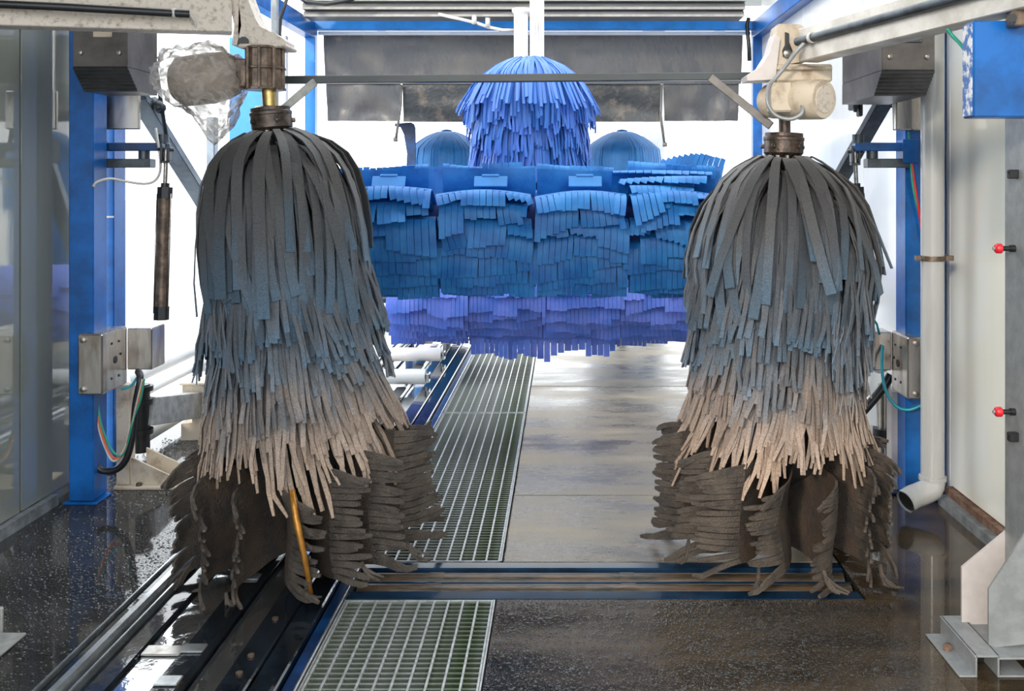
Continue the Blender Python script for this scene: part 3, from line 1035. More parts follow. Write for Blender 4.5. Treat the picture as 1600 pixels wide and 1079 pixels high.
fluted(X(839, MD) - X(828, MD), 0, MH - 0.04, 3.70 - mz0, 0.052, 'fluted_column', '', mop)
fc = fluted(X(814, 9.0), 9.0, Z(118, 9.0) - 0.4, Z(16, 9.0), 0.066, 'fluted_column', 'white fluted column behind the hanging mop, ending under the gantry')
MB().lathe([(0.066, -0.05), (0.085, -0.03), (0.085, 0.0)], 24).build('capital', 'white_column', fc, 30, (X(814, 9.0), 9.0, Z(14, 9.0)))

# domed blue brushes beyond the exit
for px, lab, sd in ((698, 'domed blue brush beyond the exit, beside the dark blue plate', 3), (972, 'domed blue brush beyond the exit in front of a white post', 9)):
    D = 11.0
    z0 = 0.25
    t = thing('domed_brush', lab, 'brush', (X(px, D), D, z0), 'domed brushes beyond the exit')
    Hd = Z(206, D) - z0
    tab = [(0, 0.10), (0.02, 0.16), (0.06, 0.24), (0.12, 0.33), (0.2, 0.42), (0.28, 0.44), (2.5, 0.44)]
    rws = [dict(type='dome', n=56, w=0.062, end=Hd - 0.75, cj=0.06, j=0.03, clump=(3, 5), cr=0.01, rj=0.01, tw=0.05),
           dict(type='dome', n=56, w=0.062, end=Hd - 0.85, cj=0.06, j=0.03, clump=(3, 5), cr=0.01, rj=0.01, tw=0.05, ph=0.05)]
    strip_brush(t, Hd, rws, 'foam_far', random.Random(sd), 60, thick=0.006, r_hub=0.05, Rtab=tab, core_mat='foam_far',
                core_tab=[(0.02, 0.10), (0.1, 0.22), (0.24, 0.38), (Hd - 0.05, 0.38), (Hd, 0.2)])
    MB().lathe([(0.06, Hd - 0.05), (0.06, Hd + 0.02), (0.02, Hd + 0.03)], 12).build('cap', 'foam_far', t, 30)
    MB().lathe([(0.22, -z0), (0.22, -z0 + 0.04), (0.05, -z0 + 0.08), (0.05, 0.1)], 16).build('base', 'steel_dark', t, 30)


# ------------------------------------------------------------------ horizontal rollers of fringed flaps
def bez(p0, p1, p2, t):
    return p0 * (1 - t) ** 2 + p1 * (2 * t * (1 - t)) + p2 * t * t


def flap(root, x0, x1, p0, p1, p2, rng, m, nf=14, tf=0.55, sep=False, slant=0.0, sag=0.03, jit=0.03, thick=0.006, curl=0.0, bend=0.0, clump=True, name='flap', fname='fringe_strip', cl_rng=(4, 7), slope=0.08):
    p0, p1, p2 = (np.array(q, float) for q in (p0, p1, p2))
    W = x1 - x0
    tilt = rng.uniform(-1, 1) * 0.02
    slp = rng.uniform(-1, 1) * slope

    def pos(u, t, ext=0.0):
        q = bez(p0, p1, p2, min(t, 1.0))
        if t > 1.0:
            q = q + (bez(p0, p1, p2, 1.0) - bez(p0, p1, p2, 0.95)) / 0.05 * (t - 1.0)
        s = math.sin(u * math.pi)
        x = x0 + W * u + slant * t * t
        y, z = q
        z += -sag * (1 - s) * t + tilt * (u - 0.5) * 2 * t
        y += -0.02 * math.sin(u * 9 + x0 * 5) * t * t
        return np.array((x, y, z))
    nx, nt_ = 7, 5
    V, Fc = [], []
    for s in (1, -1):
        for j in range(nt_ + 1):
            for i in range(nx + 1):
                u, t = i / nx, tf * j / nt_
                p = pos(u, t)
                d = pos(u, t + 0.01) - p
                n = np.cross(d, np.array((1.0, 0, 0)))
                n /= np.linalg.norm(n) + 1e-9
                V.append(p + n * thick / 2 * s)
    S = (nx + 1) * (nt_ + 1)
    for j in range(nt_):
        for i in range(nx):
            a = j * (nx + 1) + i
            Fc.append((a, a + 1, a + nx + 2, a + nx + 1))
            Fc.append((S + a + nx + 1, S + a + nx + 2, S + a + 1, S + a))
    ring = [i for i in range(nx + 1)] + [j * (nx + 1) + nx for j in range(1, nt_ + 1)] + [nt_ * (nx + 1) + i for i in range(nx - 1, -1, -1)] + [j * (nx + 1) for j in range(nt_ - 1, 0, -1)]
    for i in range(len(ring)):
        a, b = ring[i], ring[(i + 1) % len(ring)]
        Fc.append((a, S + a, S + b, b))
    mb = MB().raw(V, Fc)
    fing = []
    k = 0
    while k < nf:
        cl = rng.randint(*cl_rng)
        coff = rng.uniform(-1, 1) * jit
        cb = rng.uniform(-1, 1) * bend
        cc = rng.uniform(-0.3, 1) * curl
        csl = rng.uniform(-1, 1) * 0.012
        for c in range(min(cl, nf - k)):
            u = (k + c + 0.5) / nf
            te = 1.0 + coff + slp * (u - 0.5) * 2 + csl * (c - cl / 2) + rng.uniform(-0.12, 0.12) * jit
            pts = []
            for i, q in enumerate((0, 0.25, 0.5, 0.78, 1.0)):
                p = pos(u, tf - 0.015 + (te - tf) * q)
                p[0] += cb * q * q
                p[1] -= cc * q * q
                pts.append(p)
            fing.append(ribbon(pts, np.array((1.0, 0, 0)), W / nf * rng.uniform(0.9, 0.98), thick, 0.5, False))
        k += cl
    if not sep:
        for V, Fc, tp, rn in fing:
            mb.raw(V, Fc)
    o = mb.build(name, m, root, 50)
    if sep:
        for V, Fc, tp, rn in fing:
            MB().raw(V, Fc).build(fname, m, o, True)
    return o


def roller_core(root, x0, x1, r, m, shaft):
    MB().lathe([(r, x0), (r, x1)], 20, Matrix.Rotation(math.pi / 2, 4, 'Y')).build('drum', m, root, 40)
    MB().lathe([(0.04, x0 - 0.18), (0.04, x1 + 0.18)], 14, Matrix.Rotation(math.pi / 2, 4, 'Y')).build('axle', shaft, root, 40)


# upper roller
rng = random.Random(77)
RD, RZ = 5.72, 1.35
xs = [X(512, 5.4), X(683, 5.4), X(836, 5.4), X(983, 5.4), X(1128, 5.4)]
xc = (xs[0] + xs[-1]) / 2
rol = thing('top_roller_brush', 'horizontal roller brush of turquoise-blue fringed flaps between the two grey brushes', 'brush', (xc, RD, RZ))
roller_core(rol, xs[0] - xc, xs[-1] - xc, 0.15, 'foam_blue', 'steel_dark')
MB().lathe([(0.24, xs[0] - xc + 0.02), (0.24, xs[-1] - xc - 0.02)], 24, Matrix.Rotation(math.pi / 2, 4, 'Y')).build('inner_sleeve', 'mop_core', rol, 40)
for s in range(4):
    x0, x1 = xs[s] - xc, xs[s + 1] - xc
    g = 0.006

    e0, e1 = x0, x1

    def dr(al, r=0.145):
        a = math.radians(al)
        return (-r * math.cos(a), r * math.sin(a))
    # flaps standing up from the drum
    flap(rol, x0 + g, x1 - 0.07 * (s % 2 == 0) - g, dr(75), (-0.15, 0.33), (-0.13, 0.395 + 0.015 * (s % 2)), rng, 'foam_blue', 14, 0.84, True, 0.0, -0.004, 0.11 if s == 1 else 0.04, curl=-0.02, slope=0.05)
    flap(rol, x0 + g, x1 - g, dr(100), (0.02, 0.34), (0.05, 0.385), rng, 'foam_blue', 14, 0.8, False, 0.0, 0.0, 0.05)
    # draped rows towards the viewer, each tucked in under the one above
    zr = 0.018 * rng.uniform(-1, 1)
    w0 = rng.uniform(0.0, 0.05)
    flap(rol, x0 + g - 0.01, x1 - g - 0.02, dr(58), (-0.43, 0.375 + zr), (-0.455, 0.185 + zr), rng, 'foam_blue', 15, 0.66, True, 0.012, 0.05, 0.13, curl=0.03, bend=0.02, slope=0.10)
    flap(rol, x0 + g + w0, x1 - g - 0.03, dr(42), (-0.43, 0.31), (-0.415, 0.075), rng, 'foam_blue', 14, 0.62, True, -0.008, 0.03, 0.11, curl=0.05, bend=0.02, slope=0.12)
    flap(rol, x0 + g - 0.01, x1 - g - w0, dr(20), (-0.41, 0.20), (-0.365, -0.045), rng, 'foam_blue', 15, 0.6, True, 0.02, 0.02, 0.10, curl=0.03, bend=0.025, slope=0.12)
    flap(rol, x0 + g * 2 + w0, x1 - g, dr(5), (-0.37, 0.09), (-0.325, -0.14), rng, 'foam_blue', 15, 0.58, False, 0.0, 0.01, 0.08, bend=0.015, slope=0.10)
    flap(rol, x0 + g - 0.015, x1 - g, dr(-10), (-0.34, 0.01), (-0.285, -0.225), rng, 'foam_blue', 16, 0.55, False, 0.0, 0.005, 0.06, bend=0.01, slope=0.06)
    flap(rol, x0 + g, x1 - g, dr(-25), (-0.31, -0.07), (-0.25, -0.30), rng, 'foam_blue', 17, 0.5, False, 0.0, 0.0, 0.04, bend=0.01, slope=0.04)
    flap(rol, x0 + g, x1 - g, dr(-40), (-0.27, -0.12), (-0.21, -0.352), rng, 'foam_blue', 18, 0.5, False, 0.0, 0.0, 0.02, slope=0.01)
    flap(rol, x0 + g, x1 - g, dr(-65), (-0.18, -0.16), (-0.14, -0.365), rng, 'foam_blue', 18, 0.5, False, 0.0, 0.0, 0.02, slope=0.01)
    # far side, coarser
    for (al, c, e) in ((55, (0.37, 0.38), (0.40, 0.14)), (25, (0.40, 0.2), (0.37, -0.03)), (0, (0.37, 0.08), (0.34, -0.17)), (-30, (0.33, -0.08), (0.28, -0.31)), (-60, (0.2, -0.16), (0.16, -0.37))):
        a = dr(al)
        flap(rol, x0 + g, x1 - g, (-a[0], a[1]), c, e, rng, 'foam_blue', 10, 0.55, False, 0, 0.01, 0.1)
    # clamp tab on the fold
    tb = MB()
    tw_ = 0.095
    xm = (x0 + x1) / 2 + 0.02
    mx = Matrix.Translation((xm, -0.235, 0.305)) @ Matrix.Rotation(math.radians(-32), 4, 'X')
    tb.cbox(-tw_, tw_, -0.006, 0.006, -0.035, 0.035, 0.003, mx)
    tb.cbox(-tw_ * 0.55, tw_ * 0.5, -0.012, 0.012, 0.03, 0.045, 0.003, mx)
    tb.build('clamp_tab', 'tab_blue', rol)
# tiers of short fringes on the right end section, and the curled end plume
x0, x1 = xs[3] - xc, xs[4] - xc
for i, (c, e, a, b) in enumerate((((-0.20, 0.43), (-0.28, 0.345), -0.09, 0.02), ((-0.28, 0.41), (-0.35, 0.295), -0.05, 0.06), ((-0.33, 0.36), (-0.40, 0.235), 0.0, 0.14), ((-0.38, 0.29), (-0.42, 0.15), 0.02, 0.20))):
    flap(rol, x0 + a, x1 - 0.02 - b, (-0.09, 0.20 - 0.02 * i), c, e, rng, 'foam_blue', 13 - i, 0.72, True, 0.0, 0.01, 0.07, bend=0.02)
flap(rol, x0 + 0.16, x1 + 0.03, (-0.05, 0.14), (-0.05, 0.36), (-0.02, 0.46), rng, 'foam_blue', 12, 0.75, True, 0.05, 0.03, 0.08)

# lower roller behind it
rng = random.Random(31)
PDp, PZ = 8.2, 0.66
px = [X(607, 7.85), X(730, 7.85), X(850, 7.85), X(972, 7.85), X(1100, 7.85)]
xc2 = (px[0] + px[-1]) / 2
ro2 = thing('low_roller_brush', 'lower roller brush of violet-blue fringes hanging behind the turquoise roller', 'brush', (xc2, PDp, PZ))
roller_core(ro2, px[0] - xc2, px[-1] - xc2, 0.16, 'foam_purple', 'steel_dark')
for s in range(4):
    x0, x1 = px[s] - xc2, px[s + 1] - xc2
    for k, (al, c, e, dx) in enumerate(((60, (-0.34, 0.40), (-0.45, 0.10), 0.0), (40, (-0.45, 0.26), (-0.45, -0.055), 0.02), (22, (-0.44, 0.12), (-0.41, -0.155), -0.02), (5, (-0.40, 0.02), (-0.36, -0.225), 0.015),
                                       (-12, (-0.36, -0.05), (-0.31, -0.285), -0.01), (-30, (-0.30, -0.10), (-0.25, -0.335), 0.0), (-50, (-0.22, -0.14), (-0.19, -0.36), 0.0))):
        a = math.radians(al)
        flap(ro2, x0 + 0.003 + dx, x1 - 0.003 + dx, (-0.155 * math.cos(a), 0.155 * math.sin(a)), c, e, rng, 'foam_purple', 19, 0.5, k in (1, 2, 3), 0, 0.004, 0.09 if k < 4 else 0.03, slope=0.06 if k < 4 else 0.01, cl_rng=(5, 9))
    for (al, c, e) in ((60, (0.34, 0.40), (0.42, 0.10)), (20, (0.42, 0.16), (0.40, -0.11)), (-20, (0.36, -0.06), (0.34, -0.29)), (-60, (0.2, -0.16), (0.18, -0.38))):
        a = math.radians(al)
        flap(ro2, x0, x1, (0.155 * math.cos(a), 0.155 * math.sin(a)), c, e, rng, 'foam_purple', 12, 0.55, False, 0, 0.004, 0.1)
# loose flaps dangling lowest in the middle
for xa, xb, ze in ((735, 772, -0.42), (772, 808, -0.455), (808, 860, -0.445), (860, 915, -0.425), (915, 962, -0.43)):
    flap(ro2, X(xa, 7.9) - xc2, X(xb, 7.9) - xc2, (-0.10, -0.12), (-0.30, -0.2), (-0.27, ze), rng, 'foam_purple', 5, 0.7, False, 0, 0.01, 0.05)

# ------------------------------------------------------------------ conveyor, gratings, trench
cv = thing('conveyor', 'long wet steel conveyor track with mirror-like pans left of the grating', 'conveyor', (-1.3, 5, 0))
Y0, Y1 = 1.5, 10.0


def run(name, m, x0, x1, z0, z1, c=0.004, y0=Y0, y1=Y1, parent=cv):
    return part(MB().cbox(x0, x1, y0, y1, z0, z1, c), name, m, parent)


run('edge_lip', 'rail_light', -1.712, -1.700, -0.12, 0.018, 0.003)
run('rail_bed', 'channel_black', -1.698, -1.655, -0.14, 0.004)
run('guide_rail', 'rail_light', -1.655, -1.612, -0.12, 0.030, 0.010)
run('guide_rail', 'rail_light', -1.600, -1.588, -0.12, 0.012, 0.003)
run('rail_bed', 'channel_black', -1.586, -1.50, -0.14, -0.012)
run('pan', 'mirror_pan', -1.50, -1.345, -0.14, -0.03)
run('beam', 'channel_black', -1.340, -1.252, -0.14, 0.012, 0.006)
run('pan', 'mirror_pan', -1.248, -1.13, -0.14, -0.03)
run('channel', 'channel_black', -1.128, -1.03, -0.14, 0.012, 0.006)
run('channel', 'channel_black', -1.027, -0.935, -0.14, 0.004, 0.006)
run('edge_lip', 'dark_blue_paint', -0.932, -0.872, -0.14, -0.02, 0.006)
run('edge_lip', 'rail_light', -0.874, -0.866, -0.14, 0.012, 0.002)
for y in (2.05, 2.35, 3.12, 3.34, 3.95):
    part(MB().cbox(-1.335, -1.257, y, y + 0.06, 0.012, 0.020, 0.003), 'chain_link', 'rail_light', cv)
for y in (2.6, 3.2, 3.32, 3.6):
    part(MB().lathe([(0.012, 0), (0.012, 0.008), (0.004, 0.010)], 8, Matrix.Translation((-1.08, y, 0.012))), 'bolt', 'pipe_rust', cv)
part(MB().cbox(-1.50, -1.345, 3.40, 3.47, -0.028, -0.02, 0.003), 'cover_plate', 'stainless', cv)
for y, lab in ((7.75, 'pale conveyor pusher roller on the track nearest the left grey brush'), (8.75, 'pale conveyor pusher roller on the track under the violet fringes')):
    t = thing('pusher_roller', lab, 'roller', (-1.36, y, 0.085), 'conveyor pusher rollers')
    MB().tube([(-0.25, 0, 0), (0.25, 0, 0)], 0.062, 16).build('roller', 'white_paint', t, 40)
    MB().tube([(-0.29, 0, 0), (0.29, 0, 0)], 0.018, 10).build('axle', 'steel_dark', t, 40)
    for s in (-1, 1):
        MB().cbox(s * 0.27 - 0.012, s * 0.27 + 0.012, -0.05, 0.05, -0.045, 0.03, 0.004).build('bracket', 'rail_light', t)



def grating(label, y0, y1):
    t = thing('floor_grating', label, 'grating', ((GX0 + GX1) / 2, (y0 + y1) / 2, -0.03), 'floor gratings')
    w = GX1 - GX0
    nb = 11
    ly = y1 - y0
    base = None
    for i in range(nb):
        x = -w / 2 + 0.012 + (w - 0.024) * i / (nb - 1)
        if base is None:
            base = MB().cbox(-0.0042, 0.0042, -ly / 2, ly / 2, -0.03, 0.0305, 0.001).build('bearing_bar', 'grate_top', t)
            base.location = (x, 0, 0)
        else:
            inst(base, (x, 0, 0), t)
    n = int(ly / 0.0335)
    cb = None
    for i in range(n):
        y = -ly / 2 + 0.015 + (ly - 0.03) * i / (n - 1)
        if cb is None:
            cb = MB().cbox(-w / 2 + 0.012, w / 2 - 0.012, -0.0048, 0.0048, -0.022, 0.0265, 0.002).build('cross_bar', 'grate_cross', t)
            cb.location = (0, y, 0)
        else:
            inst(cb, (0, y, 0), t)
    f = MB()
    f.box(-w / 2, -w / 2 + 0.006, -ly / 2, ly / 2, -0.03, 0.032).box(w / 2 - 0.006, w / 2, -ly / 2, ly / 2, -0.03, 0.032)
    f.box(-w / 2, w / 2, -ly / 2, -ly / 2 + 0.006, -0.03, 0.031).box(-w / 2, w / 2, ly / 2 - 0.006, ly / 2, -0.03, 0.031)
    f.build('frame', 'grate_top', t)
    return t


grating('steel floor grating in the foreground, in front of the pipe trench', 2.55, 3.795)
grating('steel floor grating directly behind the pipe trench', 4.185, 6.885)
grating('farthest steel floor grating, running under the violet fringes', 6.90, 9.6)

tr = thing('pipe_trench', 'blue steel trench crossing the floor between the two grey brushes', 'trench', (0.4, 4.0, -0.05))
tx0, tx1 = GX0, 1.198
part(MB().cbox(tx0, tx1, 4.100, 4.172, -0.20, 0.002, 0.008), 'rear_lip', 'trench_blue', tr)
part(MB().cbox(tx0, tx1, 4.092, 4.099, -0.20, -0.012, 0.002), 'step', 'trench_blue', tr)
part(MB().cbox(tx0, tx1, 3.984, 3.998, -0.20, -0.010, 0.004), 'divider', 'trench_blue', tr)
part(MB().cbox(tx0, tx1, 3.80, 3.885, -0.20, 0.0, 0.008), 'front_lip', 'trench_blue', tr)
part(MB().box(tx0, tx1, 3.885, 4.092, -0.22, -0.10), 'bed', 'channel_black', tr)
for y, lab in ((4.045, 'rusty brown pipe lying in the rear of the floor trench'), (3.935, 'rusty brown pipe lying in the front of the floor trench')):
    mb = MB().tube([(tx0 + 0.02, y, -0.034), (tx1 - 0.02, y, -0.034)], 0.037, 16)
    for k in range(3):
        xk = tx0 + 0.3 + 0.8 * k
        mb.tube([(xk, y, -0.034), (xk + 0.06, y, -0.034)], 0.0395, 16)
    tag(mb.build('trench_pipe', 'pipe_rust', None, 40), lab, 'pipe', 'pipes in the floor trench')

# ------------------------------------------------------------------ posts and fittings of the left side
def post_frame(label, x0, x1, y0, y1, m, h=3.05):
    t = thing('steel_post', label, 'post', ((x0 + x1) / 2, (y0 + y1) / 2, 0))
    wx = (x1 - x0) / 2
    wy = (y1 - y0) / 2
    MB().cbox(-wx, wx, -wy, wy, 0.012, h, 0.006).build('column', m, t)
    MB().cbox(-wx - 0.02, wx + 0.025, -wy - 0.02, wy, 0, 0.012, 0.003).build('foot_plate', m, t)
    return t


post_frame('broad bright blue steel post at the end of the glossy left wall', X(107, 4.93), X(146, 4.93), 4.93, 5.08, 'blue_paint')
pl = post_frame('dark blue steel post standing just behind the broad left post', X(146, 5.45), X(178, 5.45), 5.45, 5.6, 'blue_paint')
tie = MB().box(-0.056, 0.058, -0.078, -0.074, 1.45, 1.46).build('tie_band', 'white_wire', pl)
post_frame('blue steel post behind the film-wrapped motor', X(358, 9.25), X(424, 9.25), 9.25, 9.4, 'sky_blue_paint')
wpt = post_frame('white post beside the left gearbox', X(425, 9.1), X(446, 9.1), 9.1, 9.2, 'white_paint')
post_frame('slim grey post just left of the blue portal', X(423, 7.0), X(432, 7.0), 7.0, 7.06, 'grey_paint_and_shade')
post_frame('pale grey upright left of the grey brush', X(322, 6.6), X(335, 6.6), 6.6, 6.68, 'brace_steel', 2.1)

# right post
post_frame('tall blue steel post behind the grey drain pipe', X(1415, 5.0), 1.994, 5.0, 5.15, 'blue_paint')
post_frame('pale grey square upright in front of the white wall', X(1284, 8.0), X(1300, 8.0), 8.0, 8.1, 'galvanised')
post_frame('blue upright behind the cream motor', X(1256, 8.6), X(1282, 8.6), 8.6, 8.75, 'blue_paint')


def hood(pxa, pxb, ya, yb, yc, D, s, label, dep=0.34):
    """dark steel hood with a ridged chamfer under its front face"""
    xa, xb = X(pxa, D), X(pxb, D)
    zt_, zb = Z(ya, D), Z(yb, D)
    t = thing('steel_hood', label, 'hood', ((xa + xb) / 2, D, zb))
    w = (xb - xa) / 2
    dz = zt_ - zb
    MB().cbox(-w, w, 0.0, dep, 0, dz, 0.004).build('body', 'hood_steel', t)
    D2 = 0.115
    drop = 0.105
    MB().prism([(-w, 0.0, 0), (-w, D2, -drop), (-w, dep, -drop), (-w, dep, 0)], (0, 0, 0), (2 * w, 0, 0)).build('chamfer', 'hood_steel', t)
    if s < 0:
        part(MB().cbox(-2.45, -2.30, 4.86, 4.93, zb - 0.05, zt_ - 0.05, 0.004), 'mount', 'hood_steel', t)
    for k in range(7):
        u = (k + 0.5) / 7
        MB().tube([(-w, D2 * u, -drop * u), (w, D2 * u, -drop * u)], 0.0055, 6).build('rib', 'steel_dark', t)
    MB().cbox(-0.03, 0.06, -0.008, 0, dz * 0.62, dz * 0.62 + 0.05, 0.003).build('maker_plate', 'cream_dirty' if s < 0 else 'steel_dark', t)
    for sx in (-0.7, 0.7):
        MB().lathe([(0.012, 0), (0.012, 0.01), (0.005, 0.012)], 8, Matrix.Translation((w * sx, 0, dz * 0.3)) @ Matrix.Rotation(math.pi / 2, 4, 'X')).build('screw', 'bolt_steel', t)
    return t


hood(113, 199, 30, 105, 140, 4.585, -1, 'dark steel hood with ridged underside beside the left blue post')
hood(1378, 1461, 40, 110, 146, 4.355, 1, 'dark steel hood with ridged underside beside the drain pipe', 0.62)
pl2 = tag(MB().cbox(X(120, 5.0), X(201, 5.0), 5.12, 5.15, Z(200, 5.0), Z(138, 5.0)).cbox(X(120, 5.0), X(125, 5.0), 5.05, 5.12, Z(200, 5.0), Z(138, 5.0)).build('cover_plate', 'stainless'),
          'stained steel cover plate under the left ridged hood', 'plate')
pl3 = tag(MB().cbox(X(1393, 5.0), X(1442, 5.0), 4.97, 4.995, Z(204, 5.0), Z(146, 5.0)).cbox(X(1393, 5.0), X(1418, 5.0), 4.93, 4.97, Z(204, 5.0), Z(146, 5.0)).build('cover_plate', 'stainless'),
          'stained steel cover plate under the right ridged hood', 'plate')

# diagonal braces
def brace(label, A, B, w, h, m='brace_steel'):
    t = thing('diagonal_brace', label, 'brace', B)
    part(MB().beam(A, B, w, h, (1, 0, 0)), 'tube', m, t)
    d = (Vector(B) - Vector(A)).normalized()
    part(MB().beam(Vector(A) + d * 0.01, Vector(A) + d * 0.10, w + 0.012, h + 0.012, (1, 0, 0)), 'end_sleeve', 'steel_dark', t)
    return t


brace('slanted blue-grey steel brace running down from the left hood', P(203, 130, 5.15), P(372, 400, 6.2), 0.05, 0.10)
brace('slanted dark steel brace running down from the right hood', P(1392, 140, 5.15), P(1275, 345, 5.9), 0.05, 0.085, 'steel_dark')
tag(MB().tube([P(236, 55, 5.3), P(243, 100, 5.3), P(262, 230, 5.3)], 0.012, 8).tube([P(240, 158, 5.3), P(252, 170, 5.25)], 0.03, 8).build('thin_rod', 'steel_dark', None, True),
    'thin dark rod running down between the left hood and the wrapped motor', 'rod')
tag(MB().tube([P(1351, 75, 5.2), P(1346, 130, 5.2)], 0.018, 8).tube([P(1346, 130, 5.2), P(1338, 135, 5.2), P(1336, 175, 5.2)], 0.010, 8)
    .cbox(X(1329, 5.2), X(1337, 5.2), 5.15, 5.25, Z(172, 5.2), Z(140, 5.2)).cbox(X(1340, 5.2), X(1346, 5.2), 5.17, 5.23, Z(182, 5.2), Z(128, 5.2)).build('chain_hanger', 'black_rubber', None, 40),
    'black rod with a small chain hanger right of the cream motor', 'hanger')


def cylinder(label, pxt, ytop, pxb, ybot, D, r):
    A, B = P(pxt, ytop, D), P(pxb, ybot, D)
    t = thing('air_cylinder', label, 'cylinder', B)
    d = (B - A)
    L_ = d.length

    def at(u):
        return A + d * u
    part(MB().tube([at(0.06), at(0.95)], r * 0.82, 16), 'barrel', 'cast_brown', t, 40)
    part(MB().tube([at(0.0), at(0.085)], r, 8), 'upper_cap', 'black_rubber', t, 40)
    part(MB().tube([at(0.90), at(1.0)], r, 8), 'lower_cap', 'black_rubber', t, 40)
    part(MB().tube([at(-0.28), at(0.0)], r * 0.28, 10), 'piston_rod', 'bolt_steel', t, 40)
    part(MB().tube([at(-0.03), at(0.0)], r * 0.55, 10), 'gland', 'black_rubber', t, 40)
    y = at(-0.24)
    part(MB().cbox(y.x - r * 0.6, y.x - r * 0.3, y.y - 0.02, y.y + 0.02, y.z - 0.03, y.z + 0.06, 0.003)
         .cbox(y.x + r * 0.3, y.x + r * 0.6, y.y - 0.02, y.y + 0.02, y.z - 0.03, y.z + 0.06, 0.003)
         .cbox(y.x - r * 0.6, y.x + r * 0.6, y.y - 0.02, y.y + 0.02, y.z - 0.042, y.z - 0.03, 0.003), 'clevis', 'steel_dark', t)
    part(MB().tube([y + Vector((-r, 0, 0.03)), y + Vector((r, 0, 0.03))], 0.011, 8), 'pin', 'steel_dark', t, True)
    for s in (-1, 1):
        part(MB().tube([at(0.05) + Vector((s * r * 0.85, -r * 0.3, 0)), at(0.95) + Vector((s * r * 0.85, -r * 0.3, 0))], 0.005, 6), 'tie_rod', 'bolt_steel', t, True)
    return t


cylinder('brown pneumatic cylinder hanging in the bright opening beside the left brush', 258, 292, 252, 499, 5.05, 0.041)
cylinder('dark pneumatic cylinder hanging against the white wall beside the right brush', 1338, 292, 1346, 486, 5.0, 0.040)
tag(MB().tube([P(1348, 486, 5.0), P(1350, 500, 5.0)], 0.02, 8).tube([P(1340, 497, 4.99), P(1358, 497, 4.99)], 0.016, 8).build('brass_fitting', 'cast_brown', None, 40),
    'brown pipe fitting under the right pneumatic cylinder', 'fitting')
tag(MB().tube([P(1353, 484, 5.0), P(1362, 494, 5.0), P(1370, 506, 5.0), P(1374, 522, 5.02)], 0.006, 8).build('air_tube', 'teal_wire', None, True),
    'short dark air tube bending from the right cylinder fitting', 'tube')


def swing_bracket(label, s, pa, pb, D):
    """blue bar over a dark channel, holding the cylinder's rod"""
    xa, xb = X(pa, D), X(pb, D)
    t = thing('cylinder_bracket', label, 'bracket', ((xa + xb) / 2, D, Z(262, D)))
    m = 'blue_paint' if s > 0 else 'dark_blue_paint'
    part(MB().cbox(min(xa, xb), max(xa, xb), D - 0.03, D + 0.03, Z(236, D), Z(223, D), 0.004), 'bar', m, t)
    xi = xa + (xb - xa) * 0.22
    part(MB().cbox(min(xi, xb), max(xi, xb), D - 0.04, D + 0.04, Z(262, D), Z(248, D), 0.004), 'lower_channel', 'steel_dark', t)
    xe = xi + (xb - xa) * 0.12
    part(MB().tube([(xe, D, Z(248, D)), (xe, D, Z(236, D))], 0.03, 12), 'spacer', 'steel_dark', t, 40)
    xe = xa + (xb - xa) * 0.08
    part(MB().tube([(xe, D, Z(224, D)), (xe, D, Z(210, D))], 0.03, 14), 'bush', 'steel_dark', t, 40)
    part(MB().cbox(xb - 0.04, xb + 0.04, D - 0.05, D + 0.05, Z(255, D), Z(218, D), 0.004), 'clamp', m, t)


swing_bracket('blue bracket holding the right pneumatic cylinder', 1, 1334, 1418, 5.0)
swing_bracket('dark blue bracket holding the left pneumatic cylinder', -1, 264, 150, 5.12)


def box_bracket(label, s, ia, ib, D0, D1, ya, yb, ic, D2, yc, yd, rust=False):
    """folded stainless box on the post with a smaller box behind it"""
    x0, x1 = X(ia, D0), X(ib, D0)
    t = thing('steel_bracket', label, 'bracket', ((x0 + x1) / 2, D0, Z(yb, D0)))
    b = part(MB().cbox(min(x0, x1), max(x0, x1), D0, D1, Z(yb, D0), Z(ya, D0), 0.008), 'box', 'stainless', t)
    x2 = x1 - s * 0.135
    part(MB().cbox(min(x1, x2), max(x1, x2), D1 - 0.01, D2, Z(yd, D1), Z(yc, D1), 0.006), 'rear_box', 'stainless', t)
    for k, z in enumerate((Z(ya + 9, D0), Z(yb - 9, D0))):
        part(MB().lathe([(0.015, 0), (0.015, 0.010), (0.007, 0.013)], 8, Matrix.Translation((x0 - s * 0.03, D0, z)) @ Matrix.Rotation(math.pi / 2, 4, 'X')), 'bolt', 'bolt_steel', t, 40)
    for dy, dz, r in ((0.14, 0.0, 0.020), (0.10, 0.09, 0.007), (0.18, 0.09, 0.007), (0.10, -0.09, 0.007), (0.18, -0.09, 0.007), (0.2, 0.02, 0.007)):
        part(MB().lathe([(r, 0), (r, 0.003)], 10, Matrix.Translation((x1, D0 + dy, Z((ya + yb) / 2, D0) + dz)) @ Matrix.Rotation(-s * math.pi / 2, 4, 'Y')), 'hole', 'black_rubber', t)
    return t


box_bracket('folded stainless bracket bolted to the broad left blue post', -1, 121, 160, 4.86, 5.14, 522, 617, 0, 5.30, 512, 577)
box_bracket('folded stainless bracket beside the grey drain pipe', 1, 1441, 1418, 4.86, 5.10, 527, 624, 0, 5.24, 518, 578)

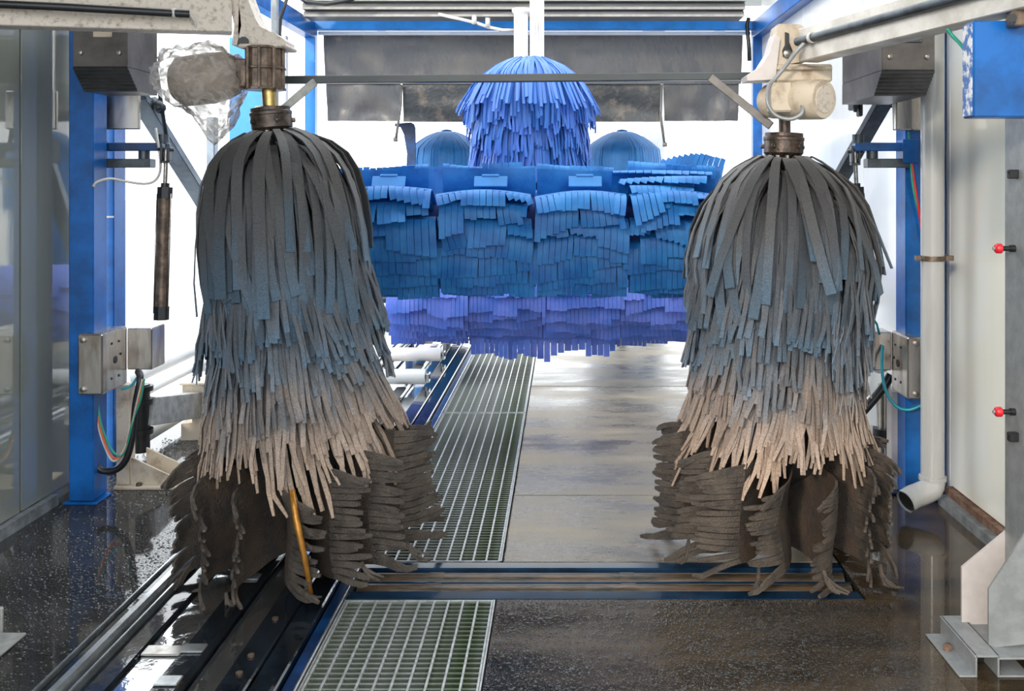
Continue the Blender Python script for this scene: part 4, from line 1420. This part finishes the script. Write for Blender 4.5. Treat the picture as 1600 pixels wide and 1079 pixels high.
# cream foot and column, pivot and arm of the low left brush
cf = thing('cream_stand', 'cream painted stand with gusseted foot behind the left post', 'stand', (X(195, 5.2), 5.2, 0))
part(MB().cbox(X(184, 5.2), X(204, 5.2), 5.18, 5.26, 0.02, Z(600, 5.2), 0.004), 'column', 'cream_dirty', cf)
part(MB().cbox(X(183, 5.2), X(292, 5.2), 5.15, 5.42, 0.0, 0.018, 0.004), 'foot_plate', 'cream_dirty', cf)
for y in (5.19, 5.38):
    a, b = X(206, 5.2), X(286, 5.2)
    part(MB().prism([(a, y, 0.018), (b, y, 0.018), (b, y, 0.035), (a, y, 0.165)], (0, 0, 0), (0, 0.012, 0)), 'gusset', 'cream_dirty', cf)
for px_ in (216, 262):
    part(MB().lathe([(0.016, 0), (0.016, 0.014), (0.007, 0.018)], 8, Matrix.Translation((X(px_, 5.16), 5.17, 0.018))), 'bolt', 'cast_brown', cf, 40)
pv = thing('pivot_arm', 'grey square arm on a black pivot behind the left brush', 'arm', (X(221, 5.5), 5.5, 0.2))
pD = 5.55
part(MB().tube([P(220, 705, pD), P(220, 600, pD)], 0.05, 16), 'pivot', 'black_rubber', pv, 40)
for py in (605, 625, 672):
    part(MB().tube([P(220, py + 5, pD), P(220, py - 3, pD)], 0.068, 16), 'collar', 'black_rubber', pv, 40)
part(MB().beam(P(228, 642, pD), P(302, 632, pD + 0.6), 0.11, 0.16), 'arm', 'galvanised', pv)
cb_ = thing('cream_housing', 'rust-stained cream metal housing behind the left brush', 'housing', P(320, 690, 6.2))
D = 6.15
part(MB().prism([P(*q, D) for q in ((283, 690), (345, 690), (345, 600), (285, 600), (285, 616), (300, 620), (300, 660), (283, 662))], (0, 0, 0), (0, 0.35, 0)), 'shell', 'cream_dirty', cb_)
part(MB().cbox(X(276, D), X(348, D), D - 0.03, D + 0.36, Z(695, D), Z(690, D), 0.004), 'base_plate', 'galvanised_light', cb_)
part(MB().cbox(X(282, D), X(348, D), D - 0.02, D + 0.36, Z(601, D), Z(597, D), 0.004), 'top_plate', 'cream_dirty', cb_)
part(MB().cbox(X(290, D), X(340, D), D + 0.02, D + 0.34, 0.0, Z(695, D), 0.004), 'plinth', 'steel_dark', cb_)
grl = thing('guide_rail', 'white double guide rail along the open left side', 'rail', (-2.5, 7.5, 0))
for (xx, zz, r) in ((-2.64, 0.46, 0.05), (-2.58, 0.36, 0.028), (-2.56, 0.12, 0.06)):
    part(MB().tube([(xx, 5.75, zz), (xx, 9.0, zz)], r, 14), 'rail', 'white_paint', grl, 40)
for y in (6.9, 7.8, 8.85):
    part(MB().cbox(-2.69, -2.60, y, y + 0.08, 0, 0.5, 0.004), 'upright', 'white_paint', grl)


# hoses and wires
def curve(pts, r, name, m, label, cat, n=8, grp=None, res=6):
    pts = [Vector(p) for p in pts]
    out = []
    for i in range(len(pts) - 1):
        p0 = pts[max(i - 1, 0)]; p1 = pts[i]; p2 = pts[i + 1]; p3 = pts[min(i + 2, len(pts) - 1)]
        for k in range(res):
            t = k / res
            out.append(0.5 * ((2 * p1) + (p2 - p0) * t + (2 * p0 - 5 * p1 + 4 * p2 - p3) * t * t + (3 * p1 - p0 - 3 * p2 + p3) * t ** 3))
    out.append(pts[-1])
    return tag(MB().tube(out, r, n).build(name, m, None, True), label, cat, grp)


curve([P(147, 722, 4.99), P(160, 735, 4.99), P(182, 733, 4.99), P(198, 715, 4.99), P(207, 680, 4.99), P(212, 630, 4.99), P(219, 592, 4.99), P(216, 580, 5.05)], 0.018, 'hose', 'black_rubber',
      'thick black hose looping down behind the left blue post', 'hose')
for off, m_, nm in ((0, 'orange_wire', 'orange wire'), (-4, 'white_wire', 'pale wire'), (4, 'green_wire', 'green wire')):
    curve([P(151 + off * .3, 618, 5.0), P(155 + off * .6, 660, 4.98), P(168 + off, 702 - abs(off), 4.98), P(182 + off, 716 - off, 4.98), P(196 + off * .3, 700, 4.98), P(208, 655, 4.97), P(217 + off * .5, 625, 4.97), P(224 + off * .3, 592, 4.97)],
          0.0065, 'wire', m_, nm + ' looping beside the thick black hose', 'wire', 6, 'wires behind the left post')
curve([P(190, 608, 4.99), P(205, 602, 5.0), P(214, 590, 5.05)], 0.007, 'wire', 'teal_wire', 'short teal wire under the left stainless bracket', 'wire', 6)
curve([P(146, 291, 4.92), P(152, 284, 4.92), P(172, 279, 4.95), P(195, 283, 5.0), P(225, 287, 5.02), P(242, 282, 5.04), P(250, 268, 5.05), P(250, 245, 5.05), P(243, 200, 5.05)], 0.007, 'wire', 'white_wire',
      'pale wire sagging from the left blue post to the cylinder rod', 'wire', 6)
curve([P(1379, 540, 5.08), P(1378, 575, 5.02), P(1384, 610, 5.0), P(1400, 634, 4.97), P(1420, 640, 4.95), P(1441, 632, 4.93)], 0.008, 'air_tube', 'teal_wire', 'blue air tube sagging below the right stainless bracket', 'tube', 8)
curve([P(1392, 585, 5.2), P(1380, 605, 5.2), P(1355, 635, 5.2), P(1330, 662, 5.2)], 0.024, 'hose', 'black_rubber', 'straight black hose slanting down behind the right brush', 'hose', 10)

# white upright, arm and rail of the right side
wu = thing('white_stand', 'white square stand behind the right brush', 'stand', (X(1404, 5.1), 5.1, 0))
part(MB().cbox(X(1393, 5.12), X(1414, 5.12), 5.12, 5.2, 0.0, Z(612, 5.12), 0.004), 'column', 'pale_plate', wu)
part(MB().cbox(X(1375, 5.12), X(1420, 5.12), 5.06, 5.3, 0.0, 0.015, 0.004), 'foot_plate', 'trench_blue', wu)
wa = thing('pivoted_lever', 'white square arm on a dark pivot behind the right brush', 'arm', (X(1383, 5.4), 5.4, 0.3))
part(MB().beam(P(1384, 645, 5.35), P(1318, 632, 5.9), 0.11, 0.15), 'arm', 'white_paint', wa)
part(MB().tube([P(1382, 735, 5.32), P(1382, 600, 5.32)], 0.035, 14), 'pivot', 'stainless', wa, 40)
part(MB().tube([P(1382, 690, 5.32), P(1382, 668, 5.32)], 0.065, 10), 'collar', 'black_rubber', wa, 40)
grr = thing('guide_rail', 'white guide rail slanting behind the right brush', 'rail', (1.75, 6.5, 0))
part(MB().tube([(1.80, 5.45, 0.62), (1.80, 9.5, 0.62)], 0.055, 14), 'rail', 'white_paint', grr, 40)
for y in (6.2, 8.0, 9.3):
    part(MB().cbox(1.76, 1.84, y, y + 0.08, 0, 0.6, 0.004), 'upright', 'white_paint', grr)

# drain pipe
D = 4.76
dpx = X(1457, D)
dp = thing('drain_pipe', 'grey plastic drain pipe with an elbow at the foot of the right post', 'pipe', (dpx, D, 0.05))
part(MB().tube([(dpx, D, Z(748, D)), (dpx, D, 3.6)], 0.056, 20), 'pipe', 'pvc_grey', dp, 40)
part(MB().lathe([(0.056, -0.012), (0.066, -0.010), (0.066, 0.010), (0.056, 0.012)], 20, Matrix.Translation((dpx, D, Z(746, D)))), 'collar', 'pvc_grey', dp, 40)
el = []
for k in range(7):
    u = k / 6
    el.append(Vector((dpx - 0.05 * u * u - 0.10 * max(0, u - 0.5) * 1.2, D - 0.04 * u, Z(748, D) - 0.075 * u ** 0.8 - 0.0)))
el.append(el[-1] + Vector((-0.045, -0.02, -0.018)))
outer = MB().tube(el, 0.057, 20, cap=False)
outer.tube([el[-1] + Vector((0.03, 0.014, 0.012)), el[-1]], 0.051, 20, cap=False)
part(outer, 'elbow', 'pvc_grey', dp, 40)
dd = (el[-1] - el[-2]).normalized()
part(MB().tube([el[-1] - dd * 0.012, el[-1] - dd * 0.008], 0.052, 20), 'bore', 'black_rubber', dp)
cl = tag(MB().lathe([(0.058, -0.012), (0.064, -0.012), (0.064, 0.012), (0.058, 0.012)], 20, Matrix.Translation((dpx, D, Z(403, D))))
         .box(dpx - 0.085, dpx - 0.055, D - 0.015, D + 0.015, Z(403, D) - 0.012, Z(403, D) + 0.012)
         .box(dpx + 0.055, dpx + 0.10, D - 0.015, D + 0.2, Z(403, D) - 0.012, Z(403, D) + 0.012).build('pipe_clamp', 'cast_brown', None, 30),
         'dark clamp round the grey drain pipe', 'clamp')
curve([P(1424, 240, 4.98), P(1428, 280, 4.97), P(1436, 330, 4.97), P(1443, 380, 4.98)], 0.007, 'wire', 'red_plastic', 'red wire running down the right blue post', 'wire', 6)
curve([P(1420, 205, 4.98), P(1424, 270, 4.97), P(1430, 310, 4.97), P(1440, 345, 4.98)], 0.006, 'wire', 'green_wire', 'green wire running down the right blue post', 'wire', 6)

# ------------------------------------------------------------------ near right post with hat-profile foot, gussets, nozzles
np_ = thing('grey_post', 'galvanised grey post with gusset plates at the right edge', 'post', (1.62, 3.36, 0))
part(MB().cbox(1.585, 1.70, 3.29, 3.45, 0.065, 3.7, 0.006), 'column', 'grey_paint_and_shade', np_)
hat = [(1.320, 0.0), (1.378, 0.0), (1.378, 0.066), (1.452, 0.066), (1.452, 0.0), (1.56, 0.0)]
th = 0.007


def hatplate(pts, y0, y1):
    mb = MB()
    for (xa, za), (xb, zb) in zip(pts[:-1], pts[1:]):
        if abs(za - zb) < 1e-6:
            mb.cbox(xa - (th if za > 0.01 else 0), xb + (th if za > 0.01 else 0), y0, y1, za, za + th, 0.002)
        else:
            mb.cbox(xa - th / 2, xa + th / 2, y0, y1, min(za, zb), max(za, zb) + th, 0.002)
    return mb


part(hatplate(hat, 3.20, 3.50), 'foot_channel', 'grey_paint_and_shade', np_)
part(MB().cbox(1.45, 1.85, 3.20, 3.50, 0.059, 0.066, 0.002), 'foot_top', 'grey_paint_and_shade', np_)
part(MB().box(1.385, 1.446, 3.30, 3.31, 0.003, 0.066), 'channel_end', 'black_rubber', np_)
part(MB().lathe([(0.016, 0), (0.016, 0.014), (0.008, 0.02)], 8, Matrix.Translation((1.352, 3.38, 0.007))), 'bolt', 'rust_trim', np_, 40)
Dg = 3.445
part(MB().prism([P(*q, Dg) for q in ((1503, 976), (1590, 988), (1590, 815), (1578, 824), (1503, 886))], (0, 0, 0), (0, 0.010, 0)), 'gusset', 'pale_plate', np_)
Dg = 3.275
part(MB().prism([P(*q, Dg) for q in ((1545, 1012), (1640, 1002), (1640, 780), (1600, 836), (1545, 920))], (0, 0, 0), (0, 0.010, 0)), 'gusset', 'grey_paint_and_shade', np_)  # twin of the pale gusset, its shade put into the grey colour
for py, lab in ((388, 'upper red spray nozzle on the grey post'), (643, 'lower red spray nozzle on the grey post')):
    D = 3.37
    c = P(1562, py, D)
    t = thing('spray_nozzle', lab, 'nozzle', c, 'red spray nozzles')
    ry = Matrix.Rotation(math.pi / 2, 4, 'Y')
    MB().lathe([(0.010, -0.018), (0.015, -0.015), (0.018, -0.010), (0.018, 0.004), (0.014, 0.008)], 12, ry).build('cap', 'red_plastic', t, 40)
    MB().lathe([(0.009, 0.004), (0.009, 0.036), (0.013, 0.036), (0.013, 0.058)], 12, ry).build('stem', 'black_rubber', t, 40)
    MB().lathe([(0.006, -0.024), (0.006, -0.016)], 10, ry).build('orifice', 'grey_paint_and_shade', t)
for py, lab in ((272, 'small black clip high on the grey post'), (682, 'small black clip below the lower red nozzle')):
    c = P(1577, py, 3.35)
    tag(MB().cbox(c.x - 0.004, c.x + 0.03, c.y - 0.012, c.y + 0.012, c.z - 0.016, c.z + 0.016, 0.003).tube([c + Vector((-0.006, 0, 0.008)), c + Vector((0.01, 0, 0.008))], 0.007, 8).build('clip', 'black_rubber'), lab, 'clip')

# blue box carried at the top right
bb = thing('blue_box', 'blue painted steel box at the upper right corner', 'box', (1.5, 3.15, Z(183, 3.15)))
part(MB().cbox(X(1521, 3.15), 1.95, 3.15, 3.235, Z(183, 3.15), Z(32, 3.15), 0.005), 'box', 'blue_paint', bb)
mat('worn_blue', (0.02, 0.13, 0.42), 0.4, col2=(0.75, 0.76, 0.78), scale=26, lo=0.46, hi=0.56)
part(MB().cbox(X(1521, 3.15) - 0.003, X(1521, 3.15), 3.156, 3.23, Z(180, 3.15), Z(36, 3.15), 0.001), 'side_panel', 'worn_blue', bb)
part(MB().cbox(X(1578, 3.12), X(1600, 3.12), 3.09, 3.15, Z(42, 3.12), Z(6, 3.12), 0.004), 'clevis', 'cast_brown', bb)
part(MB().tube([P(1582, 28, 3.08), P(1582, 28, 3.13)], 0.014, 10), 'bolt', 'black_rubber', bb, 40)
curve([P(1480, 45, 3.3), P(1488, 56, 3.3), P(1498, 66, 3.28), P(1506, 76, 3.26)], 0.006, 'wire', 'green_wire', 'green wire beside the blue box', 'wire', 6)

# left foot angle at the edge of the picture
af = thing('angle_foot', 'galvanised angle foot at the left edge of the wet floor', 'foot', (-2.13, 3.55, 0))
part(MB().cbox(-2.30, X(15, 3.55), 3.50, 3.52, 0.0, 0.10, 0.006), 'upright', 'galvanised', af)
part(MB().cbox(-2.30, X(30, 3.45), 3.30, 3.50, 0.0, 0.012, 0.004), 'flange', 'galvanised', af)
part(MB().lathe([(0.014, 0), (0.014, 0.02), (0.006, 0.024)], 8, Matrix.Translation((-2.06, 3.38, 0.012))), 'bolt', 'pipe_rust', af, 40)

# ------------------------------------------------------------------ booms, gear heads, tie bar
# left boom
lb = thing('swing_boom', 'cream speckled boom carrying the left brush, with a black conduit along it', 'boom', (-2.3, 3.9, 2.3))
A = Vector((-2.65, 3.78, Z(11, 3.78)))
A = P(-95, 9, 3.80)
B = P(362, 25, 4.18)
part(MB().beam(A, B, 0.11, 0.155), 'beam', 'cream_speckled', lb)
cdir = Vector((0.03, -0.075, 0.012))
part(MB().tube([P(-80, 3, 3.74), P(100, 11, 3.84), P(296, 22, 4.02)], 0.0165, 12), 'conduit', 'black_rubber', lb, 40)
part(MB().tube([P(296, 23, 4.03), P(303, 31, 4.05), P(306, 42, 4.08), P(306, 50, 4.09)], 0.006, 8), 'cable', 'white_wire', lb, True)
part(MB().lathe([(0.021, -0.008), (0.021, 0.008)], 12, Matrix.Translation(P(272, 20.5, 4.0)) @ Matrix.Rotation(math.pi / 2, 4, 'Y')), 'tie', 'white_wire', lb, True)
# end bracket
D = 4.16
part(MB().prism([P(*q, D) for q in ((356, -8), (372, -8), (377, 40), (370, 70), (362, 70), (366, 40))], (0, 0, 0), (0, 0.14, 0)), 'end_plate', 'cream_speckled', lb)
part(MB().prism([P(*q, D) for q in ((374, -10), (384, -10), (397, 25), (406, 42), (430, 52), (447, 64), (447, 71), (377, 74), (372, 50))], (0, 0, 0), (0, 0.13, 0)), 'gusset', 'cream_speckled', lb)
part(MB().cbox(X(374, D), X(449, D), D - 0.02, D + 0.16, Z(75, D), Z(69, D), 0.006), 'flange', 'cream_speckled', lb)
part(MB().tube([P(381, 65, D - 0.01), P(381, 65, D + 0.01)], 0.022, 10), 'bore', 'black_rubber', lb)
# gearbox with ribs
gx, gy = X(414, 4.2), 4.2
gb = part(MB().lathe([(0.080, Z(140, 4.2)), (0.082, Z(136, 4.2)), (0.080, Z(78, 4.2)), (0.074, Z(74, 4.2))], 8, Matrix.Translation((gx, gy, 0)) @ Matrix.Rotation(math.radians(22.5), 4, 'Z')), 'gearbox', 'cast_brown', lb)
for k in range(8):
    a = math.radians(45 * k)
    x_, y_ = gx + 0.080 * math.cos(a), gy + 0.080 * math.sin(a)
    part(MB().cbox(x_ - 0.007, x_ + 0.007, y_ - 0.007, y_ + 0.007, Z(140, 4.2), Z(75, 4.2), 0.003), 'rib', 'cast_brown', lb)
for py in (76, 107, 139):
    part(MB().lathe([(0.086, -0.006), (0.09, -0.004), (0.09, 0.004), (0.086, 0.006)], 8, Matrix.Translation((gx, gy, Z(py, 4.2))) @ Matrix.Rotation(math.radians(22.5), 4, 'Z')), 'band', 'cast_brown', lb)
part(MB().cbox(X(368, 4.2), X(392, 4.2), 4.14, 4.26, Z(138, 4.2), Z(94, 4.2), 0.006), 'motor_neck', 'cast_brown', lb)
part(MB().tube([P(372, 116, 4.2), P(352, 118, 4.19), P(330, 122, 4.18), P(282, 128, 4.15), P(272, 129, 4.15)], [0.085, 0.105, 0.112, 0.108, 0.075], 20), 'motor', 'motor_grey', lb, 40)
part(MB().tube([P(420, 140, 4.2), P(422, 168, 4.2)], 0.031, 18), 'output_shaft', 'brass', lb, 40)
part(MB().lathe([(0.078, -0.008), (0.08, 0.0), (0.06, 0.012), (0.034, 0.016)], 24, Matrix.Translation(P(423, 171, 4.2))), 'coupling', 'brass', lb, 40)

# film wrapped round the left motor
rng = random.Random(8)
V, Fc = [], []
nu, nv = 40, 26
c0 = P(311, 122, 4.17)
for j in range(nv + 1):
    ph = math.pi * j / nv
    for i in range(nu):
        a = 2 * math.pi * i / nu
        d = Vector((math.sin(ph) * math.cos(a), math.sin(ph) * math.sin(a), math.cos(ph)))
        s = Vector((0.215 * d.x, 0.16 * d.y, 0.158 * d.z))
        w = mnoise.fractal(d * 2.2 + Vector((3, 1, 7)), 0.8, 2.1, 4)
        cr_ = abs(mnoise.noise(Vector((d.x * 3 + 5, d.y * 3, d.z * 9)))) + 0.6 * abs(mnoise.noise(Vector((d.x * 9 + 5, d.y * 9, d.z * 5))))
        p = s * (1 + 0.16 * w - 0.16 * cr_)
        # the loose tail hangs from the near side towards the gearbox
        if d.z < -0.1:
            k = (-d.z - 0.1)
            p.z -= 0.115 * k * math.exp(-((d.x - 0.35) / 0.36) ** 2) * 1.5
            p.x += 0.02 * k
        V.append(c0 + p)
for j in range(nv):
    for i in range(nu):
        i2 = (i + 1) % nu
        Fc.append((j * nu + i, (j + 1) * nu + i, (j + 1) * nu + i2, j * nu + i2))
tag(MB().raw(V, Fc).build('plastic_film', 'film', None, True), 'crumpled clear plastic film wrapped round the left motor', 'plastic bag')

# right boom
rb_ = thing('swing_boom', 'grey galvanised boom carrying the right brush, with a black conduit along it', 'boom', (1.5, 3.2, 2.2))
A = P(1262, 72, 4.22)
B = P(1640, -28, 3.02)
part(MB().beam(A, B, 0.10, 0.145), 'beam', 'galvanised_light', rb_)
dirb = (B - A).normalized()
sideb = Vector((-dirb.y, dirb.x, 0)).normalized()
if sideb.y > 0:
    sideb = -sideb
off = sideb * 0.068 + Vector((0, 0, 0.012))
part(MB().tube([A + dirb * 0.02 + off, A + dirb * 1.2 + off], 0.019, 12), 'conduit', 'steel_dark', rb_, 40)
part(MB().tube([A + dirb * 0.12 + off, A + dirb * 0.135 + off], 0.024, 12), 'tie', 'white_wire', rb_, 40)
D = 4.24
part(MB().prism([P(*q, D) for q in ((1217, 37), (1250, 38), (1262, 45), (1262, 95), (1212, 103), (1213, 60))], (0, 0, 0), (0, 0.16, 0)), 'end_plate', 'cream_dirty', rb_)
part(MB().prism([P(*q, D - 0.02) for q in ((1212, 52), (1219, 60), (1214, 100), (1212, 124), (1168, 126), (1167, 118), (1190, 103), (1203, 82))], (0, 0, 0), (0, 0.14, 0)), 'gusset', 'pale_plate', rb_)
part(MB().cbox(X(1212, D), X(1300, D), D - 0.01, D + 0.16, Z(128, D), Z(100, D), 0.008), 'gearbox', 'cream_dirty', rb_)
part(MB().cbox(X(1212, D), X(1298, D), D - 0.03, D + 0.18, Z(110, D), Z(105, D), 0.003), 'flange', 'cream_dirty', rb_)
part(MB().prism([P(*q, D - 0.012) for q in ((1227, 50), (1233, 52), (1233, 66), (1238, 78), (1236, 92), (1224, 88), (1223, 78), (1227, 70))], (0, 0, 0), (0, 0.01, 0)), 'slot', 'black_rubber', rb_)
part(MB().lathe([(0.018, 0), (0.018, 0.012), (0.008, 0.016)], 8, Matrix.Translation(P(1230, 84, D - 0.014)) @ Matrix.Rotation(math.pi / 2, 4, 'X')), 'bolt', 'bolt_steel', rb_, 40)
mA, mB = P(1196, 158, 4.36), P(1288, 155, 4.10)
md = (mB - mA).normalized()
part(MB().tube([mA, mA + md * 0.02, mA + md * 0.05, mB - md * 0.14, mB - md * 0.13, mB - md * 0.012, mB], [0.06, 0.075, 0.080, 0.082, 0.086, 0.086, 0.080], 24), 'motor', 'cream_dirty', rb_, 40)
part(MB().tube([mB - md * 0.002, mB + md * 0.004], [0.06, 0.058], 20), 'end_cap', 'cream_speckled', rb_, 40)
part(MB().cbox(X(1202, 4.2), X(1234, 4.2), 4.15, 4.26, Z(176, 4.2), Z(130, 4.2), 0.008), 'terminal_box', 'cream_dirty', rb_)
part(MB().lathe([(0.014, 0), (0.014, 0.03)], 10, Matrix.Translation(P(1246, 160, 4.18)) @ Matrix.Rotation(math.pi / 2, 4, 'X')), 'gland', 'cream_speckled', rb_, 40)
mc = [P(1258, 66, 4.12), P(1243, 82, 4.13), P(1226, 105, 4.15), P(1210, 124, 4.16), P(1201, 135, 4.15), P(1199, 160, 4.13), P(1212, 180, 4.12), P(1235, 186, 4.10), P(1252, 178, 4.09), P(1254, 166, 4.10), P(1247, 160, 4.13)]
oo = []
for i in range(len(mc) - 1):
    p0, p1, p2, p3 = mc[max(i - 1, 0)], mc[i], mc[i + 1], mc[min(i + 2, len(mc) - 1)]
    for k in range(5):
        t = k / 5
        oo.append(0.5 * ((2 * p1) + (p2 - p0) * t + (2 * p0 - 5 * p1 + 4 * p2 - p3) * t * t + (3 * p1 - p0 - 3 * p2 + p3) * t ** 3))
part(MB().tube(oo, 0.009, 8), 'motor_cable', 'grey_paint_and_shade', rb_, True)
part(MB().tube([P(1226, 128, 4.3), P(1226, 210, 4.3)], 0.026, 16), 'output_shaft', 'hub_black', rb_, 40)

# tie bar between the gear heads with two diagonal struts
tbr = thing('tie_bar', 'dark steel tie bar with two diagonal struts between the brush heads', 'bar', P(800, 126, 4.45))
D = 4.45
part(MB().beam(P(438, 125, D), P(1178, 119, D), 0.04, 0.036, c=0.003), 'bar', 'steel_bar', tbr)
part(MB().beam(P(492, 128, D - 0.02), P(440, 172, 4.32), 0.02, 0.036, c=0.003), 'strut', 'galvanised', tbr)
part(MB().beam(P(1110, 121, D - 0.02), P(1205, 197, 4.36), 0.03, 0.038, c=0.003), 'strut', 'strut_grey', tbr)

# ------------------------------------------------------------------ water drops standing on the wet floor
mat('water', (0.02, 0.022, 0.024), 0.02, spec=1.0)


def drops(name, label, n, fx, fy, seed, rmin=0.0022, rmax=0.0055, z=0.0):
    rg = random.Random(seed)
    mb = MB()
    k = 0
    while k < n:
        x, y = rg.uniform(*fx), rg.uniform(*fy)
        den = 0.5 + 0.9 * mnoise.noise(Vector((x * 2.3 + seed, y * 1.6, 0.3))) + 0.4 * mnoise.noise(Vector((x * 9, y * 9, seed)))
        k += 1
        if rg.random() > den:
            continue
        r = rg.uniform(rmin, rmax) * (1.5 if rg.random() < 0.08 else 1)
        st = rg.uniform(1.0, 1.9)
        a0 = rg.uniform(0, 1)
        V, Fc = [], []
        for (q, hh) in ((1.0, 0.0), (0.80, 0.26), (0.42, 0.46)):
            for i in range(6):
                a = a0 + i * math.pi / 3
                V.append((x + r * q * st * math.cos(a), y + r * q * math.sin(a), z + r * hh))
        V.append((x, y, z + r * 0.52))
        for j in range(2):
            for i in range(6):
                Fc.append((j * 6 + i, j * 6 + (i + 1) % 6, j * 6 + 6 + (i + 1) % 6, j * 6 + 6 + i))
        for i in range(6):
            Fc.append((12 + i, 12 + (i + 1) % 6, 18))
        mb.raw(V, Fc)
    return stuff(tag(mb.build(name, 'water', None, True), label, 'water drops'))


drops('water_drops', 'glinting water drops scattered over the dark floor beside the left wall', 9000, (XL + 0.05, CXL - 0.01), (3.0, 6.2), 3)
drops('water_drops', 'glinting water drops scattered over the brown floor in the foreground', 8000, (GX1 + 0.02, 1.25), (3.0, 3.78), 8, 0.0018, 0.0040)
